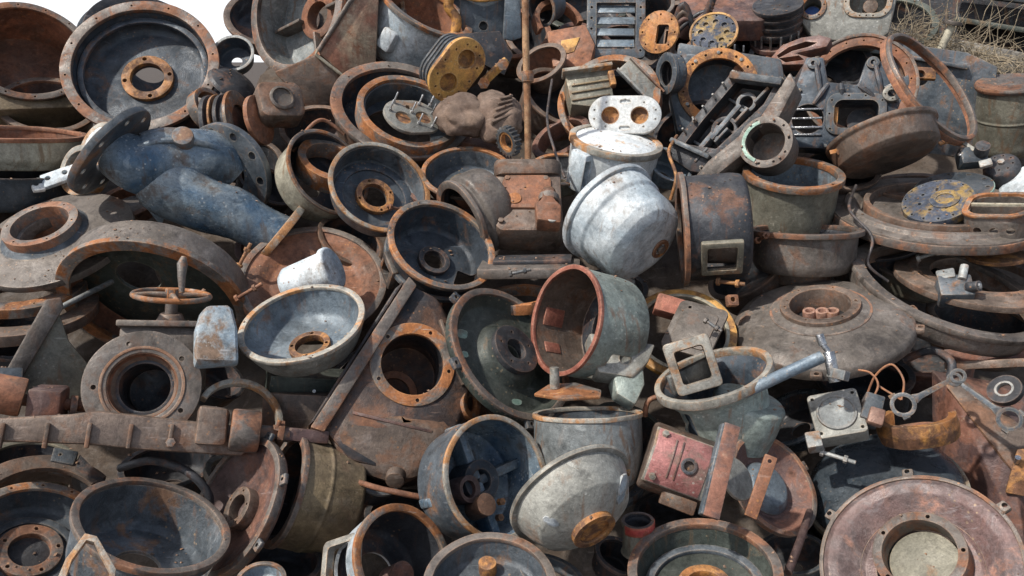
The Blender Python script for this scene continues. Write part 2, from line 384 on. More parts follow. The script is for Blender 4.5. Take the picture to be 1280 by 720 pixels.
    def lug(s, a, rad, mat='rimbrown', z=0, w=.16, l=.16, name='lug'):
        ca, sa = math.cos(R(a)), math.sin(R(a)); c = ((rad+l*.3)*ca, (rad+l*.3)*sa, z)
        return s.add(name, box_bm(l, w, .07, c, (0, 0, a), .02), mat, None, [cyl_bm((c[0]+.02*ca, c[1]+.02*sa, z-.2), (c[0]+.02*ca, c[1]+.02*sa, z+.2), .028, seg=12, c=0)])
# ------------------------------------------------------------------ ground: one sheet rising into the mound under the heap
def ground():
    def ax(a, b, n, far):
        c = [a+(b-a)*i/n for i in range(n+1)]
        e = []; s = (b-a)/n; x = b
        while x < far: s *= 1.35; x += s; e.append(x)
        f = []; s = (b-a)/n; x = a
        while x > -far: s *= 1.35; x -= s; f.append(x)
        return f[::-1]+c+e
    xs = ax(-3.6, 3.6, 90, 600); ys = ax(.6, 7.5, 90, 600)
    bm = bmesh.new(); G = []
    k = (PT.z-PB.z)/(PT.y-PB.y)
    for y in ys:
        row = []
        for x in xs:
            t = max(0, min(1, (x+1.75)/.6)); crest = 1.25+1.15*t*t*(3-2*t); t = max(0, min(1, (x-1.85)/.35)); crest -= .75*t*t*(3-2*t)
            h = min(PB.z+(y-PB.y)*k-.62, crest)
            h = max(h, 0)
            if y > 6.1: h = max(0, h-(y-6.1)*.9)
            side = max(0, abs(x)-3.0); h = max(0, h-side*.7)
            n = noise.noise(Vector((x*1.9, y*1.9, 0)))*.10+noise.noise(Vector((x*6, y*6, 3)))*.04
            row.append(bm.verts.new((x, y, h+(n if abs(x) < 6 and abs(y) < 9 else 0)*(1 if h > .02 else .25))))
        G.append(row)
    for a, b in zip(G, G[1:]):
        for i in range(len(xs)-1): bm.faces.new((a[i], a[i+1], b[i+1], b[i]))
    me = bpy.data.meshes.new('ground'); bm.to_mesh(me); bm.free(); me.shade_smooth(); me.materials.append(MATS['dirt'])
    o = bpy.data.objects.new('ground', me); COL.objects.link(o); o['kind'] = 'structure'
ground()
T = Thing
def q(t, px, py, z=0.):   # spot on the photo -> coordinates of a thing that faces the viewer
    cx, cy, r = t.px; return ((px-cx)/r, (cy-py)/r, z)
def qq(t, pts): return [q(t, *p)[:2] for p in pts]

# ================================================================== far right background
t = T('scrap_container', 'dark steel container with pale rails behind the heap at the top right corner', 'container', 1230, 40, 100, 1, 90, -1.1)
t.box('side_panel', 4.4, 3.6, .06, (.6, -1.0, -.6), 'dark', (0, 0, -3))
t.box('top_rail', 2.6, .13, .5, (.85, .36, -.2), 'slate', (0, 0, -8))
t.box('shelf', 2.2, .07, .8, (.7, -.02, -.25), 'green', (0, 0, -10))
t.box('corner_post', .30, .72, .22, (-.98, .30, -.1), 'light', (0, 0, 2))
for k in range(4): t.tube('stay', [(-.5+.35*k, .3, -.3), (-.35+.4*k, -.5, -.3)], .02, 'brown')
t = T('concrete_lintel', 'weathered concrete beam lying behind the oval ring and covered in dry grass', 'beam', 1205, 62, 100, 1, 90, -.55)
t.add('beam', prism_bm(qq(t, [(1118,36),(1200,50),(1300,72),(1300,106),(1215,84),(1118,62)]), -.9, 0, .03), 'concrete')
t = T('steel_sheet', 'dark dented steel sheet standing behind the rusty oval ring', 'sheet', 1160, 110, 100, 1, 90, -.42)
t.add('sheet', prism_bm(qq(t, [(1108,50),(1200,66),(1236,84),(1232,200),(1115,190)]), -.06, 0, .01), 'slate', cut=[xf(cyl_bm((0,0,-.3),(0,0,.3),.09), q(t,1150,98))])
t.box('fold', .9, .05, .14, q(t,1160,76,.03), 'slate', (0, 0, -12))
t = T('wooden_stick', 'pale upright stick with a flat rusty cap in front of the dry grass', 'stick', 1180, 60, 100, 1, 90, -.35)
t.tube('stick', [q(t,1171,92), q(t,1177,60), q(t,1185,32)], .05, 'cream')
t.add('cap', cyl_bm(q(t,1185,31), q(t,1186,26), .12, seg=20), 'taupe')
t = T('green_drum', 'tall green drum with a rusty lid at the far right edge', 'drum', 1266, 104, 44, .26, 92, -.12)
t.shell('body', [(.93,-.08),(.93,-.9),(.92,-1.0),(.95,-1.05),(.92,-1.1),(.92,-2.2),(.02,-2.25)], .04, 'olive', 'dark')
t.add('lid', lathe_bm([(0,.02),(.9,.02),(1.0,.05),(1.03,-.03),(1.0,-.12),(.9,-.12),(.9,-.04),(0,-.04)], 64, .012), 'rimbrown')
t.bolt((.93,-.3,-.1),(0,-1,0),.09,.1,'grey')

# dry grass: nobody could count it
def grass():
    rnd = random.Random(5); bm = bmesh.new()
    base = W(1205, 75, -.35)
    def blade(p, d, L, w):
        pts = []; d = d.normalized()
        for k in range(7):
            pts.append(p.copy()); d = (d+Vector((rnd.uniform(-.35,.35), rnd.uniform(-.35,.35), rnd.uniform(-.42,.22)))).normalized(); p = p+d*(L/6)
        b = tube_bm(pts, [w*(1-.12*i) for i in range(7)], 4, False)
        me = bpy.data.meshes.new('t'); b.to_mesh(me); b.free(); bm.from_mesh(me); bpy.data.meshes.remove(me)
    for i in range(620):
        px = rnd.uniform(1116, 1300); py = 38+(px-1116)*.24+rnd.gauss(6, 7)
        if rnd.random() < .08: py += rnd.uniform(5, 40)
        p = W(px, py, -.5+rnd.uniform(-.12, .12))
        d = Vector((rnd.uniform(-1, 1), rnd.uniform(-.6, .2), rnd.uniform(-.25, .55)))
        blade(p, d, rnd.uniform(.08, .26), rnd.uniform(.0008, .0026))
    for i in range(34):
        p = W(rnd.uniform(1120, 1260), rnd.uniform(30, 70), -.4)
        blade(p, Vector((rnd.uniform(-.5, .5), -.1, 1)), rnd.uniform(.2, .42), .0022)
    me = bpy.data.meshes.new('dry_grass'); bm.to_mesh(me); bm.free(); me.materials.append(MATS['straw'])
    o = bpy.data.objects.new('dry_grass', me); COL.objects.link(o)
    o['kind'] = 'stuff'; o['label'] = 'dry straw coloured grass strewn over the concrete beam'; o['category'] = 'grass'
grass()

# ================================================================== top left
t = T('flanged_housing', 'ochre brown round housing with rusty orange inside at the left edge beside the black dish', 'housing', 33, 62, 78, .80, 82, -.06)
t.shell('body', [(.97,-.05),(.97,-.55),(.95,-.95),(.8,-1.0),(.62,-1.0)], .05, 'khaki', 'rust')
t.add('mounting_skirt', prism_bm([(-1.0,-.2),(1.02,-.2),(.98,-1.02),(.5,-1.12),(-1.0,-1.12)], -.75, -.08, .04), 'khaki', cut=[cyl_bm((0,0,-3),(0,0,1),.93,seg=64)])
t.ring('rim', .88, 1.0, -.06, 0, 'rimbrown', n=14, hr=.018)
t.add('back_plate', lathe_bm([(0,-.9),(.9,-.9),(.9,-.96),(0,-.96)], 60, .01), 'rust', cut=[xf(prism_bm(oval(.35,.16,6),-.4,.4,0),(.1,-.62,-.9))])
t = T('round_dish', 'large black dish housing with brown rim and orange bolted hub ring', 'housing', 175, 80, 99, .80, 112, .02)
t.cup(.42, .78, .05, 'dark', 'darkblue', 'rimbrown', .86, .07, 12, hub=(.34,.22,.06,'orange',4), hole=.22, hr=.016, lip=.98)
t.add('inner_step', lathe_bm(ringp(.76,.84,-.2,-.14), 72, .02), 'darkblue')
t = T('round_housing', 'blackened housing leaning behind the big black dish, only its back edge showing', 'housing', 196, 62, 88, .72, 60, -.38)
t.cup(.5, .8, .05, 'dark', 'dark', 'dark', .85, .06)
t.add('band', lathe_bm(ringp(.9,1.05,-.25,-.18), 72, .015), 'slate')
t = T('small_drum', 'little grey dish with a pale rim in the gap beside the tall square housing', 'dish', 291, 66, 27, .8, 110, -.12)
t.cup(.8, .8, .06, 'slate', 'darkblue', 'grey', .86, .08)
t = T('curved_cover', 'black curved cover slumped below the little grey dish', 'cover', 292, 102, 32, .5, 60, -.14)
t.add('cover', lathe_bm([(0,.2),(.5,.16),(.9,0),(1,-.15),(.94,-.18),(.85,-.05),(.5,.1),(0,.14)], 40, .02), 'dark')

t = T('gearbox_housing', 'huge square gearbox housing with a round mouth and red brown cheek at the top', 'gearbox', 368, 8, 86, .62, 158, .04)
t.shell('body', [(.97,-.06),(.95,-.5),(.93,-.62),(.78,-.66),(.3,-.66)], .05, 'taupe', 'grey')
t.ring('rim', .86, 1.0, -.08, 0, 'rimbrown', n=0)
t.ring('bearing_seat', .22, .36, -.66, -.45, 'rust')
for a in (20, 110, 200, 290):
    t.add('rib', xf(box_bm(.58,.05,.28,(.58,0,-.48),(0,0,0),.015), rot=(0,0,a)), 'taupe')
t = T('square_casing', 'square red brown casing with a pale bordered cheek behind the wide round mouth', 'casing', 420, 70, 100, 1, 90, .02)
t.add('cheek', prism_bm(qq(t, [(398,66),(470,-30),(480,-30),(470,82),(428,94)]), -.7, .02, .03), 'cheek')
t.add('lower_side', prism_bm(qq(t, [(342,90),(396,68),(428,94),(415,140),(385,142)]), -.7, .0, .03), 'brown')
t.tube('weld_bead', [q(t,398,62,.03), q(t,395,68,.03), q(t,426,93,.03)], .022, 'cream')
t.tube('border', [q(t,398,64,.02), q(t,440,6,.02), q(t,472,-34,.02)], .03, 'taupe')
t = T('knuckle_casting', 'stubby rounded brown casting left of the square casing corner', 'casting', 350, 128, 30, .85, 60, .06)
t.add('block', prism_bm(oval(.95,.8,6,.35), -.9, .35, .14), 'brown', cut=[cyl_bm((-.1,0,.2),(-.1,0,.6),.3)], wob=.06)
t.add('boss', lathe_bm([(0,.32),(.5,.32),(.55,.45),(.42,.52),(.42,.4),(0,.4)], 32, .03), 'taupe', wob=.02)
t = T('bearing_spool', 'rusty spool of orange and black rings lying on its side above the blue pipe flange', 'spool', 302, 153, 41, .42, 12, .02)
t.ring('end_ring', .55, 1, -.1, 0, 'rimrust')
t.add('barrel', lathe_bm([(0,-.1),(.8,-.1),(.8,-.3),(.95,-.33),(.95,-.45),(.8,-.5),(.8,-.7),(1,-.75),(1,-.9),(0,-.9)], 48, .02), 'dark')
t.ring('middle_band', .8, .98, -.62, -.55, 'orange')
t = T('rust_disc', 'upright round rust red disc pressed against the spool', 'disc', 326, 150, 32, .45, 14, .0)
t.add('disc', lathe_bm([(0,.05),(.6,.05),(.7,0),(1,0),(1,-.18),(0,-.18)], 48, .02), 'rust')
t = T('clamp_ring', 'small orange rimmed ring with a pale tag in front of the black dish', 'ring', 268, 136, 31, .55, 35, .05)
t.ring('ring', .8, 1, -.5, 0, 'rimrust'); t.box('tag', .5, .75, .03, (-.15,-.05,-.2), 'grey', (0, 0, 10))

# ================================================================== left: pans, brackets, blue pipe
t = T('round_pan', 'cream painted shallow pan at the left edge under the ochre housing', 'pan', 8, 166, 96, .09, 88, .04)
t.shell('body', [(.99,0),(.98,-.28),(.93,-.36),(.9,-.42),(.02,-.46)], .04, 'cream', 'rust')
t.ring('rim', .93, 1.01, -.04, .02, 'rust')
t = T('round_pan', 'dark grey tub directly beneath the cream pan at the left edge', 'tub', 2, 212, 88, .13, 88, .0)
t.shell('body', [(.99,0),(.95,-.3),(.88,-.52),(.02,-.56)], .04, 'slate', 'dark')
t = T('bracket', 'small white painted bracket with two drilled ears left of the blue pipe', 'bracket', 72, 222, 30, .8, 120, .07)
t.box('plate', 1.3, .7, .25, (0,0,0), 'light', (0,0,25), .08, cut=[cyl_bm((-.35,-.1,-.5),(-.35,-.1,.5),.12), cyl_bm((.3,.2,-.5),(.3,.2,.5),.12)])
t.box('ear', .5, .7, .2, (-.75,-.45,.1), 'white', (0,30,30), .06, cut=[cyl_bm((-.75,-.45,-.5),(-.75,-.45,.6),.1)])
t.box('ear', .35, .8, .35, (.75,.25,.0), 'light', (0,0,30), .08)
t = T('pipe_ring', 'dark mouthed ring between the white bracket and the blue pipe flange', 'ring', 98, 212, 34, .62, 160, .10)
t.ring('ring', .76, 1, -.6, 0, 'rimpale'); t.add('plug', lathe_bm([(0,-.3),(.76,-.3),(.76,-.4),(0,-.4)], 40), 'dark')
t = T('end_cap', 'white enamelled end cap tucked behind the upper pipe flange', 'cap', 120, 180, 30, .5, 150, .12)
t.add('cap', lathe_bm([(0,0),(.8,0),(.95,-.1),(1,-.25),(.9,-.32),(.9,-1.0),(0,-1.0)], 40, .03), 'white')
t.ring('lip', .85, 1.08, -.14, -.02, 'rimpale')

t = T('blue_pipe_fitting', 'blue painted branched pipe fitting with three bolted flanges', 'pipe fitting', 225, 225, 100, 1, 90, .10)
c1 = Vector(q(t,152,192,.15)); c2 = Vector(q(t,288,213,-.25)); c3 = Vector(q(t,343,298,.50)); cm = Vector(q(t,228,225,.0))
run = curve([c1+(cm-c1)*.02, q(t,178,205,.18), q(t,212,200,.10), q(t,255,195,-.1), c2], 7)
t.add('body', join(tube_bm(run, [.31+.08*math.sin(i/len(run)*3.1) for i in range(len(run))], 36)), 'blue', wob=.07)
t.add('boss', cyl_bm(q(t,232,178,.30), q(t,230,170,.46), .13, seg=24, c=.03), 'slate')
t.add('rib', tube_bm(curve([q(t,168,190,.42), q(t,205,178,.44), q(t,250,178,.34), q(t,280,190,.12)],5), .035, 10), 'blue', wob=.03)
br = curve([q(t,200,215,.0), q(t,235,245,.22), q(t,290,270,.42), c3], 7)
t.add('branch', tube_bm(br, [.36,.40,.42,.43,.42,.41,.40,.38,.37,.36,.35,.34,.33,.33,.32,.32,.31,.31,.31,.31,.31,.31][:len(br)], 36), 'blue', wob=.06)
d1 = Vector((-.72,.62,-.22)).normalized(); d2 = Vector((.66,.28,-.68)).normalized(); d3 = Vector((.72,-.60,.12)).normalized()
t.add('flange', xf(lathe_bm(ringp(.28,.66,-.10,.0), 60, .02), c1+d1*.10, d1), 'slate', cut=[xf(h, c1+d1*.1, d1) for h in holes(8,.54,.045,0,.3)])
t.ring('flange', .3, .66, -.10, .02, 'slate', c2, d2, n=10, hr=.055, hrad=.55)
t.ring('flange', .2, .47, -.07, .03, 'rimpale', c3, d3, n=6, hr=.04, hrad=.39)
t.add('rib_web', prism_bm(qq(t, [(143,200),(152,214),(200,285),(207,262),(190,225)]), -.03, .03, .01), 'blue')

t = T('flat_flange_disc', 'wide grey brown disc with a raised hub ring at the left edge', 'flange', 70, 296, 98, .52, 115, .08)
t.add('disc', lathe_bm([(.42,.08),(.60,.06),(.93,0),(1,0),(1.0,-.1),(.42,-.1)], 80, .015), 'taupe')
t.ring('hub', .36, .48, -.3, .24, 'rimbrown', c=(-.12,.0,0), n=6, hr=.016)
t.add('hub_skirt', xf(lathe_bm([(.47,.22),(.47,.12),(.58,.06),(.40,.06),(.40,.22)], 64, .015), (-.12,.0,0)), 'slate')
for i, (py, rr, la, mt) in enumerate(((352, 82, 'flat rusty ring under the wide grey brown disc', 'rimrust'), (378, 96, 'lower of the two thin brown rings below the wide grey brown disc', 'brown'))):
    t = T('flat_ring', la, 'ring', 22, py, rr, .42, 97, .02-.06*i, group='thin rings under the grey brown disc')
    t.ring('ring', .72, 1, -.16, 0, mt, n=10, hr=.02)
t = T('round_pan', 'dark rust shell with a curved lip at the left edge above the thin rings', 'shell', -4, 268, 60, .3, 70, .0)
t.cup(.5,.8,.05,'rust','brown','rust',.88,.08)

t = T('ring_housing', 'wide brown arched ring band with an orange inner lip around the handwheel', 'ring housing', 193, 384, 119, .60, 250, -.06)
t.shell('band', [(.985,-.05),(.97,-.32),(.93,-.38)], .06, 'taupe', 'rust', n=3)
t.ring('rim', .86, 1, -.07, 0, 'rimrust')
t.add('end_wall', lathe_bm([(.0,-.36),(.9,-.36),(.9,-.4),(0,-.4)], 72, .01), 'green', cut=[cyl_bm((-.25,.1,-1),(-.25,.1,0),.24)])
t.box('drain_boss', .12, .07, .12, (.25,-.97,-.25), 'dark', (0,0,12))

# gate valve with handwheel
t = T('gate_valve', 'rusty brown gate valve with a horizontal handwheel and round front flange', 'valve', 178, 482, 72, .985, 150, .34)
t.shell('front_pipe', [(.72,-.05),(.66,-.4),(.62,-1.2),(.60,-1.5)], .14, 'brown', 'rust')
t.ring('front_flange', .6, 1.0, -.16, 0, 'taupe', n=5, hr=.045, hrad=.80, a0=38)
t.add('step_ring', lathe_bm([(.66,-.05),(.70,.0),(.72,.02),(.67,.02),(.60,-.10),(.50,-.30),(.47,-.5),(.52,-.5)], 64, .006), 'brown')
t.add('body', join(box_bm(1.5,1.15,1.1,(.18,.62,-1.15),(0,0,0),.08)), 'taupe', wob=.02, cut=[cyl_bm((0,0,-1.55),(0,0,0),.60,seg=40)])
t.add('bore', lathe_bm([(.44,-.3),(.56,-.3),(.56,-1.5),(0,-1.5),(0,-1.44),(.44,-1.44)], 48, .01), 'dark')  # closed tube added to blacken the opening; its shade is put into the colour
t.add('bonnet_flange', box_bm(1.62,.12,1.25,(.2,1.22,-1.1),(0,0,0),.03), 'taupe')
hw = Vector((.27,1.86,-1.0)); up = Vector((.03,.93,.34)).normalized()
t.add('spindle', cyl_bm(hw-up*.62, hw+up*.12, .12, seg=20), 'rimbrown')
t.add('bonnet', cyl_bm(hw-up*.66, hw-up*.36, .34, .2, seg=28, c=.03), 'brown')
wheel = t.add('handwheel', xf(lathe_bm([(.70+.055*math.cos(R(k*30)), .055*math.sin(R(k*30))) for k in range(12)], 64, 0, [0]*12), hw, up), 'rimrust')
for a in (15, 105, 195, 285):
    e = Vector((math.cos(R(a)), math.sin(R(a)), 0)); rot = up.to_track_quat('Z','Y').to_matrix(); e = rot @ e
    t.add('spoke', tube_bm([hw+e*.08, hw+e*.4+up*.03, hw+e*.70], [.07,.045,.05], 10), 'rimrust', wheel)
t.add('hub_nut', hexa_bm(hw-up*.08, hw+up*.14, .13), 'rimrust', wheel)
t.add('handle', tube_bm([hw+Vector((.22,-.02,.38)), hw+Vector((.20,.28,.40)), hw+Vector((.20,.55,.38)), hw+Vector((.22,.70,.36))], [.05,.075,.10,.05], 12), 'rimrust', wheel)
t = T('painted_block', 'pale blue and white flaking block standing right of the gate valve', 'block', 269, 420, 38, .9, 70, .36)
t.add('block', prism_bm([(-.70,-1.05),(.75,-1.0),(.78,.2),(.55,1.0),(-.35,1.08),(-.62,.3)], -.5, .3, .16), 'flaky', wob=.13)

t = T('lever_bracket', 'grey and orange triangular lever bracket at the left edge beside the gate valve', 'bracket', 62, 440, 60, 1, 90, .22)
t.add('arm', prism_bm(qq(t, [(55,372),(72,368),(76,382),(38,462),(30,478),(8,478),(16,462)]), -.12, .12, .05), 'taupe', wob=.02)
t.add('gusset', prism_bm(qq(t, [(70,384),(84,425),(112,462),(114,500),(40,505),(30,470)]), -.32, -.12, .04), 'olive', wob=.02)
t.add('knee', cyl_bm(q(t,-12,478,.1), q(t,34,478,.1), .30, seg=28, c=.05), 'slate')
t = T('spindle_shaft', 'brown spindle with a square block and threaded rod lying left of the gate valve', 'shaft', 60, 505, 60, 1, 90, .30)
t.add('rod', cyl_bm(q(t,-30,492), q(t,118,510), .13, seg=20), 'rust')
t.add('square_block', box_bm(.68,.88,.8,q(t,60,509),(12,-16,-4),.07), 'maroon', wob=.05)
t.ring('gland', .14, .26, 0, .14, 'rimbrown', c=q(t,86,509), d=(1,-.05,0), seg=28)
t.add('collar', cyl_bm(q(t,-5,490), q(t,32,497), .42, seg=32, c=.05), 'rust')
t = T('bearing_casting', 'long rusty base casting with white scale and a round clevis below the gate valve', 'base', 240, 552, 100, 1, 90, .20)
t.add('bed', prism_bm(qq(t, [(-20,528),(100,520),(130,515),(290,532),(330,545),(300,572),(180,562),(120,556),(-20,552)]), -.5, .12, .05), 'brown', wob=.02)
for k_ in range(5): t.add('rib', box_bm(.05,.30,.1,q(t,30+k_*46,545,.13),(0,0,-4),.02), 'brown')
for x_ in (20, 215, 318): t.bolt(q(t,x_,553,.11), (0,0,1), .06, .07, 'rimbrown')
t.add('bearing_block', box_bm(.40,.50,.5,q(t,262,532,.05),(0,0,-5),.06), 'brown', wob=.05)
t.add('clevis', cyl_bm(q(t,285,537,.12), q(t,322,540,.12), .28, seg=28, c=.05), 'rimbrown')
t.add('rod_end', box_bm(.58,.18,.18,q(t,382,544,.12),(0,0,-4),.03), 'maroon')
t.add('rod', cyl_bm(q(t,318,540,.12), q(t,360,543,.12), .10, seg=20), 'rimbrown')
t.add('nut', cyl_bm(q(t,344,541,.12), q(t,352,542,.12), .17, seg=6), 'rust')
t = T('bent_ring', 'pale rusty half ring hooked behind the clevis right of the gate valve', 'ring', 300, 522, 55, .85, 60, .14)
t.add('ring', xf(lathe_bm([(.85,-.1),(1,-.1),(1,.1),(.85,.1)], 60, .04, a0=-60, a1=150), (0,0,0)), 'rimpale')

# ------------------------------------------------------------------ left centre
t = T('large_cover', 'big orange brown disc behind the grey blue bowl', 'cover', 392, 350, 88, .76, 92, -.10)
t.add('dish', lathe_bm([(.1,-.16),(.62,-.14),(.78,-.02),(.95,0),(1,-.03),(1,-.12),(.92,-.14),(.75,-.16),(.6,-.24),(.1,-.26)], 80, .02), 'rust')
t.ring('lip', .94, 1.04, -.16, .03, 'rimbrown')
t = T('cap_nut_cover', 'pale grey cylindrical cap sitting behind the grey blue bowl', 'cap', 418, 334, 27, .42, 24, .10)
t.add('cap', lathe_bm([(0,0),(.95,0),(1.05,-.08),(1.05,-.3),(.92,-.36),(.92,-2.4),(.7,-2.7),(0,-2.7)], 48, .04), 'light')
t = T('round_bowl', 'grey blue bowl with chipped pale rim and orange hub left of the black box housing', 'bowl', 377, 401, 81, .56, 108, .24)
t.shell('body', [(.97,-.04),(.93,-.22),(.80,-.48),(.6,-.58),(.29,-.60)], .05, 'greybeige', 'blueish', n=6)
t.ring('rim', .90, 1.0, -.07, .0, 'rimpale', cr=.02)
t.ring('hub', .23, .33, -.60, -.47, 'orange', n=4, hr=.03)
t = T('equipment_box', 'flat brown box with a bolted seam under the grey blue bowl', 'box', 374, 498, 60, 1, 90, .0)
t.box('upper_box', 1.7, .5, .8, q(t,384,478,-.3), 'green', (20,10,-3), .04)
t.box('lower_box', 1.5, .9, .9, q(t,378,515,-.2), 'brown', (10,-8,-3), .05)
t.bolt(q(t,392,489,.16), (0,0,1), .04, .05, 'chrome')
t = T('round_drum', 'white drum with an orange rim holding a rusty ring, right of the blue pipe', 'drum', 412, 214, 60, .70, 38, .03)
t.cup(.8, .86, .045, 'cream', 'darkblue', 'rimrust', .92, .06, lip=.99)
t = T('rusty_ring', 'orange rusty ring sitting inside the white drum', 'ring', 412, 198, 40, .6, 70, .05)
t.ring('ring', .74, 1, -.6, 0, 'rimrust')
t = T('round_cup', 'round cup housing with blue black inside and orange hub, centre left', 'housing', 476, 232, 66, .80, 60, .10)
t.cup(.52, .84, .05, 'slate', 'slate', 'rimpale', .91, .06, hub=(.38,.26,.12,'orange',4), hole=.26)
t.add('inner_step', lathe_bm(ringp(.62,.80,-.50,-.42), 72, .02), 'darkblue')
t = T('round_cup', 'brown rimmed cup tilted toward the viewer, touching the black box corner', 'housing', 554, 304, 71, .72, 62, .20)
t.cup(.62, .80, .05, 'dark', 'darkblue', 'rimrust', .89, .08, hub=(.30,.2,.1,'dark',0), hole=.2,
      cut=[box_bm(.34,.34,.8,(.5,-.42,-.6),(0,0,-30),.02)])
t.ring('lower_band', .86, .94, -.50, -.40, 'slate')
t.add('window_frame', xf(box_bm(.5,.5,.12,(0,0,0),(0,0,0),.03), (-.86,-.12,-.62), (-1,-.1,-.1)), 'rimrust', cut=[box_bm(1,.3,.3,(-.86,-.12,-.62),(0,0,0),0)])
t = T('outer_ring', 'broad brown ring arching behind the orange rimmed dish at the centre top', 'ring', 572, 214, 74, .62, 92, -.12)
t.ring('ring', .80, 1, -.35, 0, 'maroon')
t = T('round_dish', 'orange rimmed dark dish behind the brown rimmed cup and left of the pole', 'dish', 584, 214, 58, .56, 90, -.02)
t.cup(.5, .8, .05, 'rust', 'slate', 'rimrust', .90, .07, hub=(.4,.28,.15,'khaki',0), hole=.28)
t = T('brake_drum', 'grey brown drum lying on its side between the brown rimmed cup and the rusty actuator', 'drum', 576, 276, 54, .42, 205, .06)
t.shell('body', [(.92,-.08),(.86,-.20),(.99,-.28),(.99,-.8),(.9,-.98),(.02,-1.02)], .06, 'taupe', 'dark')
t.ring('rim', .80, .98, -.08, .02, 'rimbrown')
t = T('base_plate', 'flat grey steel skid plate under the rusty actuator', 'plate', 662, 336, 55, .25, 92, .10)
t.box('plate', 2.3, .9, .25, (0,0,0), 'taupe', (0,0,3), .05); t.box('step', 1.8, .6, .12, (.05,.2,.16), 'dark', (0,0,3), .04)
# ------------------------------------------------------------------ pole and actuator
t = T('standing_pole', 'thin rusty yellow pole standing upright at the top centre', 'pole', 660, 212, 100, 1, 90, .12)
t.tube('pole', [q(t,660,216), q(t,659,140), q(t,657,60), q(t,655,-60,-.1)], .042, 'polerust')
t.add('coupling', cyl_bm(q(t,659,105), q(t,659,92), .075, seg=20), 'rimrust')
t = T('valve_actuator', 'rusty square actuator block with a side fitting at the foot of the pole', 'actuator', 664, 262, 50, .80, 88, .08)
t.add('block', prism_bm(oval(.86,.95,5,.25,(-.08,.0)), -.5, .45, .14), 'brown', wob=.07)
t.add('cover_seam', prism_bm(oval(.60,.52,5,.2,(-.12,.18)), .4, .52, .05), 'rust', wob=.03)
for (x_, y_) in ((-.6,.6),(.36,.6),(-.6,-.25),(-.75,-.7)): t.bolt((x_,y_,.42), (0,0,1), .07, .12, 'brown')
t.add('top_cap', join(xf(prism_bm(oval(.86,.6,5,.3), 0, .42, .08), (-.08,.84,-.0), (0,.92,.25))), 'brown', wob=.03)
t.add('socket', cyl_bm((-.02,1.0,.1), (-.02,1.28,.2), .17, seg=24, c=.03), 'rimbrown')
f = t.add('side_fitting', prism_bm([(.08,-.98),(.66,-1.0),(.72,-.5),(.52,-.3),(.56,.0),(.26,.02),(.22,-.35),(.05,-.45)], .42, .90, .07), 'rust', wob=.05)
t.add('side_plug', cyl_bm((.46,-.86,.82), (.46,-.86,.88), .14, seg=20), 'grey', f, cut=holes(5,.08,.022,.88,.05,0) and [xf(h,(.46,-.86,0)) for h in holes(5,.08,.022,.88,.04)])
t.add('collar', cyl_bm((.40,-.28,.66), (.41,-.10,.66), .26, seg=28, c=.03), 'rimbrown', f)
t.add('neck', cyl_bm((.41,-.12,.66), (.42,.10,.62), .17, seg=24, c=.03), 'orange', f)
t.add('boss', cyl_bm((-.42,-.05,.4), (-.42,-.05,.56), .17, seg=20, c=.03), 'rimrust')
# ------------------------------------------------------------------ top centre
t = T('bell_housing', 'light grey chipped bell housing with a dark corner at the top', 'bell housing', 533, 8, 66, .35, 62, .12)
t.shell('body', [(.96,-.05),(.93,-.12),(.90,-.6),(.82,-1.0),(.74,-1.12),(.3,-1.16)], .05, 'light', 'rust')
t.ring('rim', .85, 1, -.08, 0, 'rimrust')
t.add('mount_pad', box_bm(.5,.3,.4,(-.82,-.15,-.62),(0,10,10),.06), 'light')
t = T('housing_lobe', 'pale grey rounded lug casting peeping out left of the light bell housing', 'casting', 482, 12, 26, .7, 120, -.10)
t.cup(1.0,.8,.07,'grey','rust','rimpale',.8,.1)
t = T('machine_casting', 'grey machine casting with two yellow legs at the top left of the pole', 'machine', 606, 18, 50, 1, 90, .0)
t.add('body', prism_bm(qq(t, [(574,-20),(650,-20),(652,38),(640,44),(580,46),(574,30)]), -.7, 0, .05), 'slate', cut=[cyl_bm(q(t,604,32,-.3), q(t,604,32,.3), .11)])
t.add('leg', join(tube_bm(curve([q(t,566,-12,.1), q(t,560,8,.1), q(t,570,24,.1), q(t,567,44,.1)], 5), .13, 12), box_bm(.5,.22,.3,q(t,562,45,.12),(0,0,-4),.04)), 'yellow')
t.add('leg', prism_bm(qq(t, [(632,-10),(650,-12),(653,46),(640,50),(628,48)]), .0, .2, .05), 'blueish', wob=.02)
t.tube('flange_edge', curve([q(t,574,-4,.06), q(t,600,1,.1), q(t,630,-2,.06)], 5), .05, 'yellow')
t = T('sheet_guard', 'black bent sheet guard below the grey machine casting', 'guard', 608, 66, 40, .9, 60, -.08)
t.add('sheet', prism_bm([(-.9,.6),(.5,.7),(.85,-.1),(.5,-.75),(-.3,-.3)], -.06, .06, .02), 'dark')
t = T('cylinder_head', 'orange yellow two bore cylinder head with finned sides, tilted beside the pole', 'cylinder head', 571, 88, 44, .90, -30, .14)
ov = [(x*math.cos(R(52))-y*math.sin(R(52)), x*math.sin(R(52))+y*math.cos(R(52))) for x, y in oval(1.0,.64,10)]
def rotp(x, y, a): return (x*math.cos(R(a))-y*math.sin(R(a)), x*math.sin(R(a))+y*math.cos(R(a)))
bores = []
for s_ in (-1, 1):
    bx, by = rotp(s_*.42, 0, 52); bores.append(cyl_bm((bx,by,-.35),(bx,by,.5),.27,seg=32))
hol = []
for k in range(12):
    a = 2*math.pi*k/12; bx, by = rotp(.86*math.cos(a)*1.0, .5*math.sin(a), 52); hol.append(cyl_bm((bx,by,-.3),(bx,by,.5),.035,seg=8,c=0))
t.add('face_plate', prism_bm(ov, -.12, .06, .02), 'yellow', cut=bores+hol)
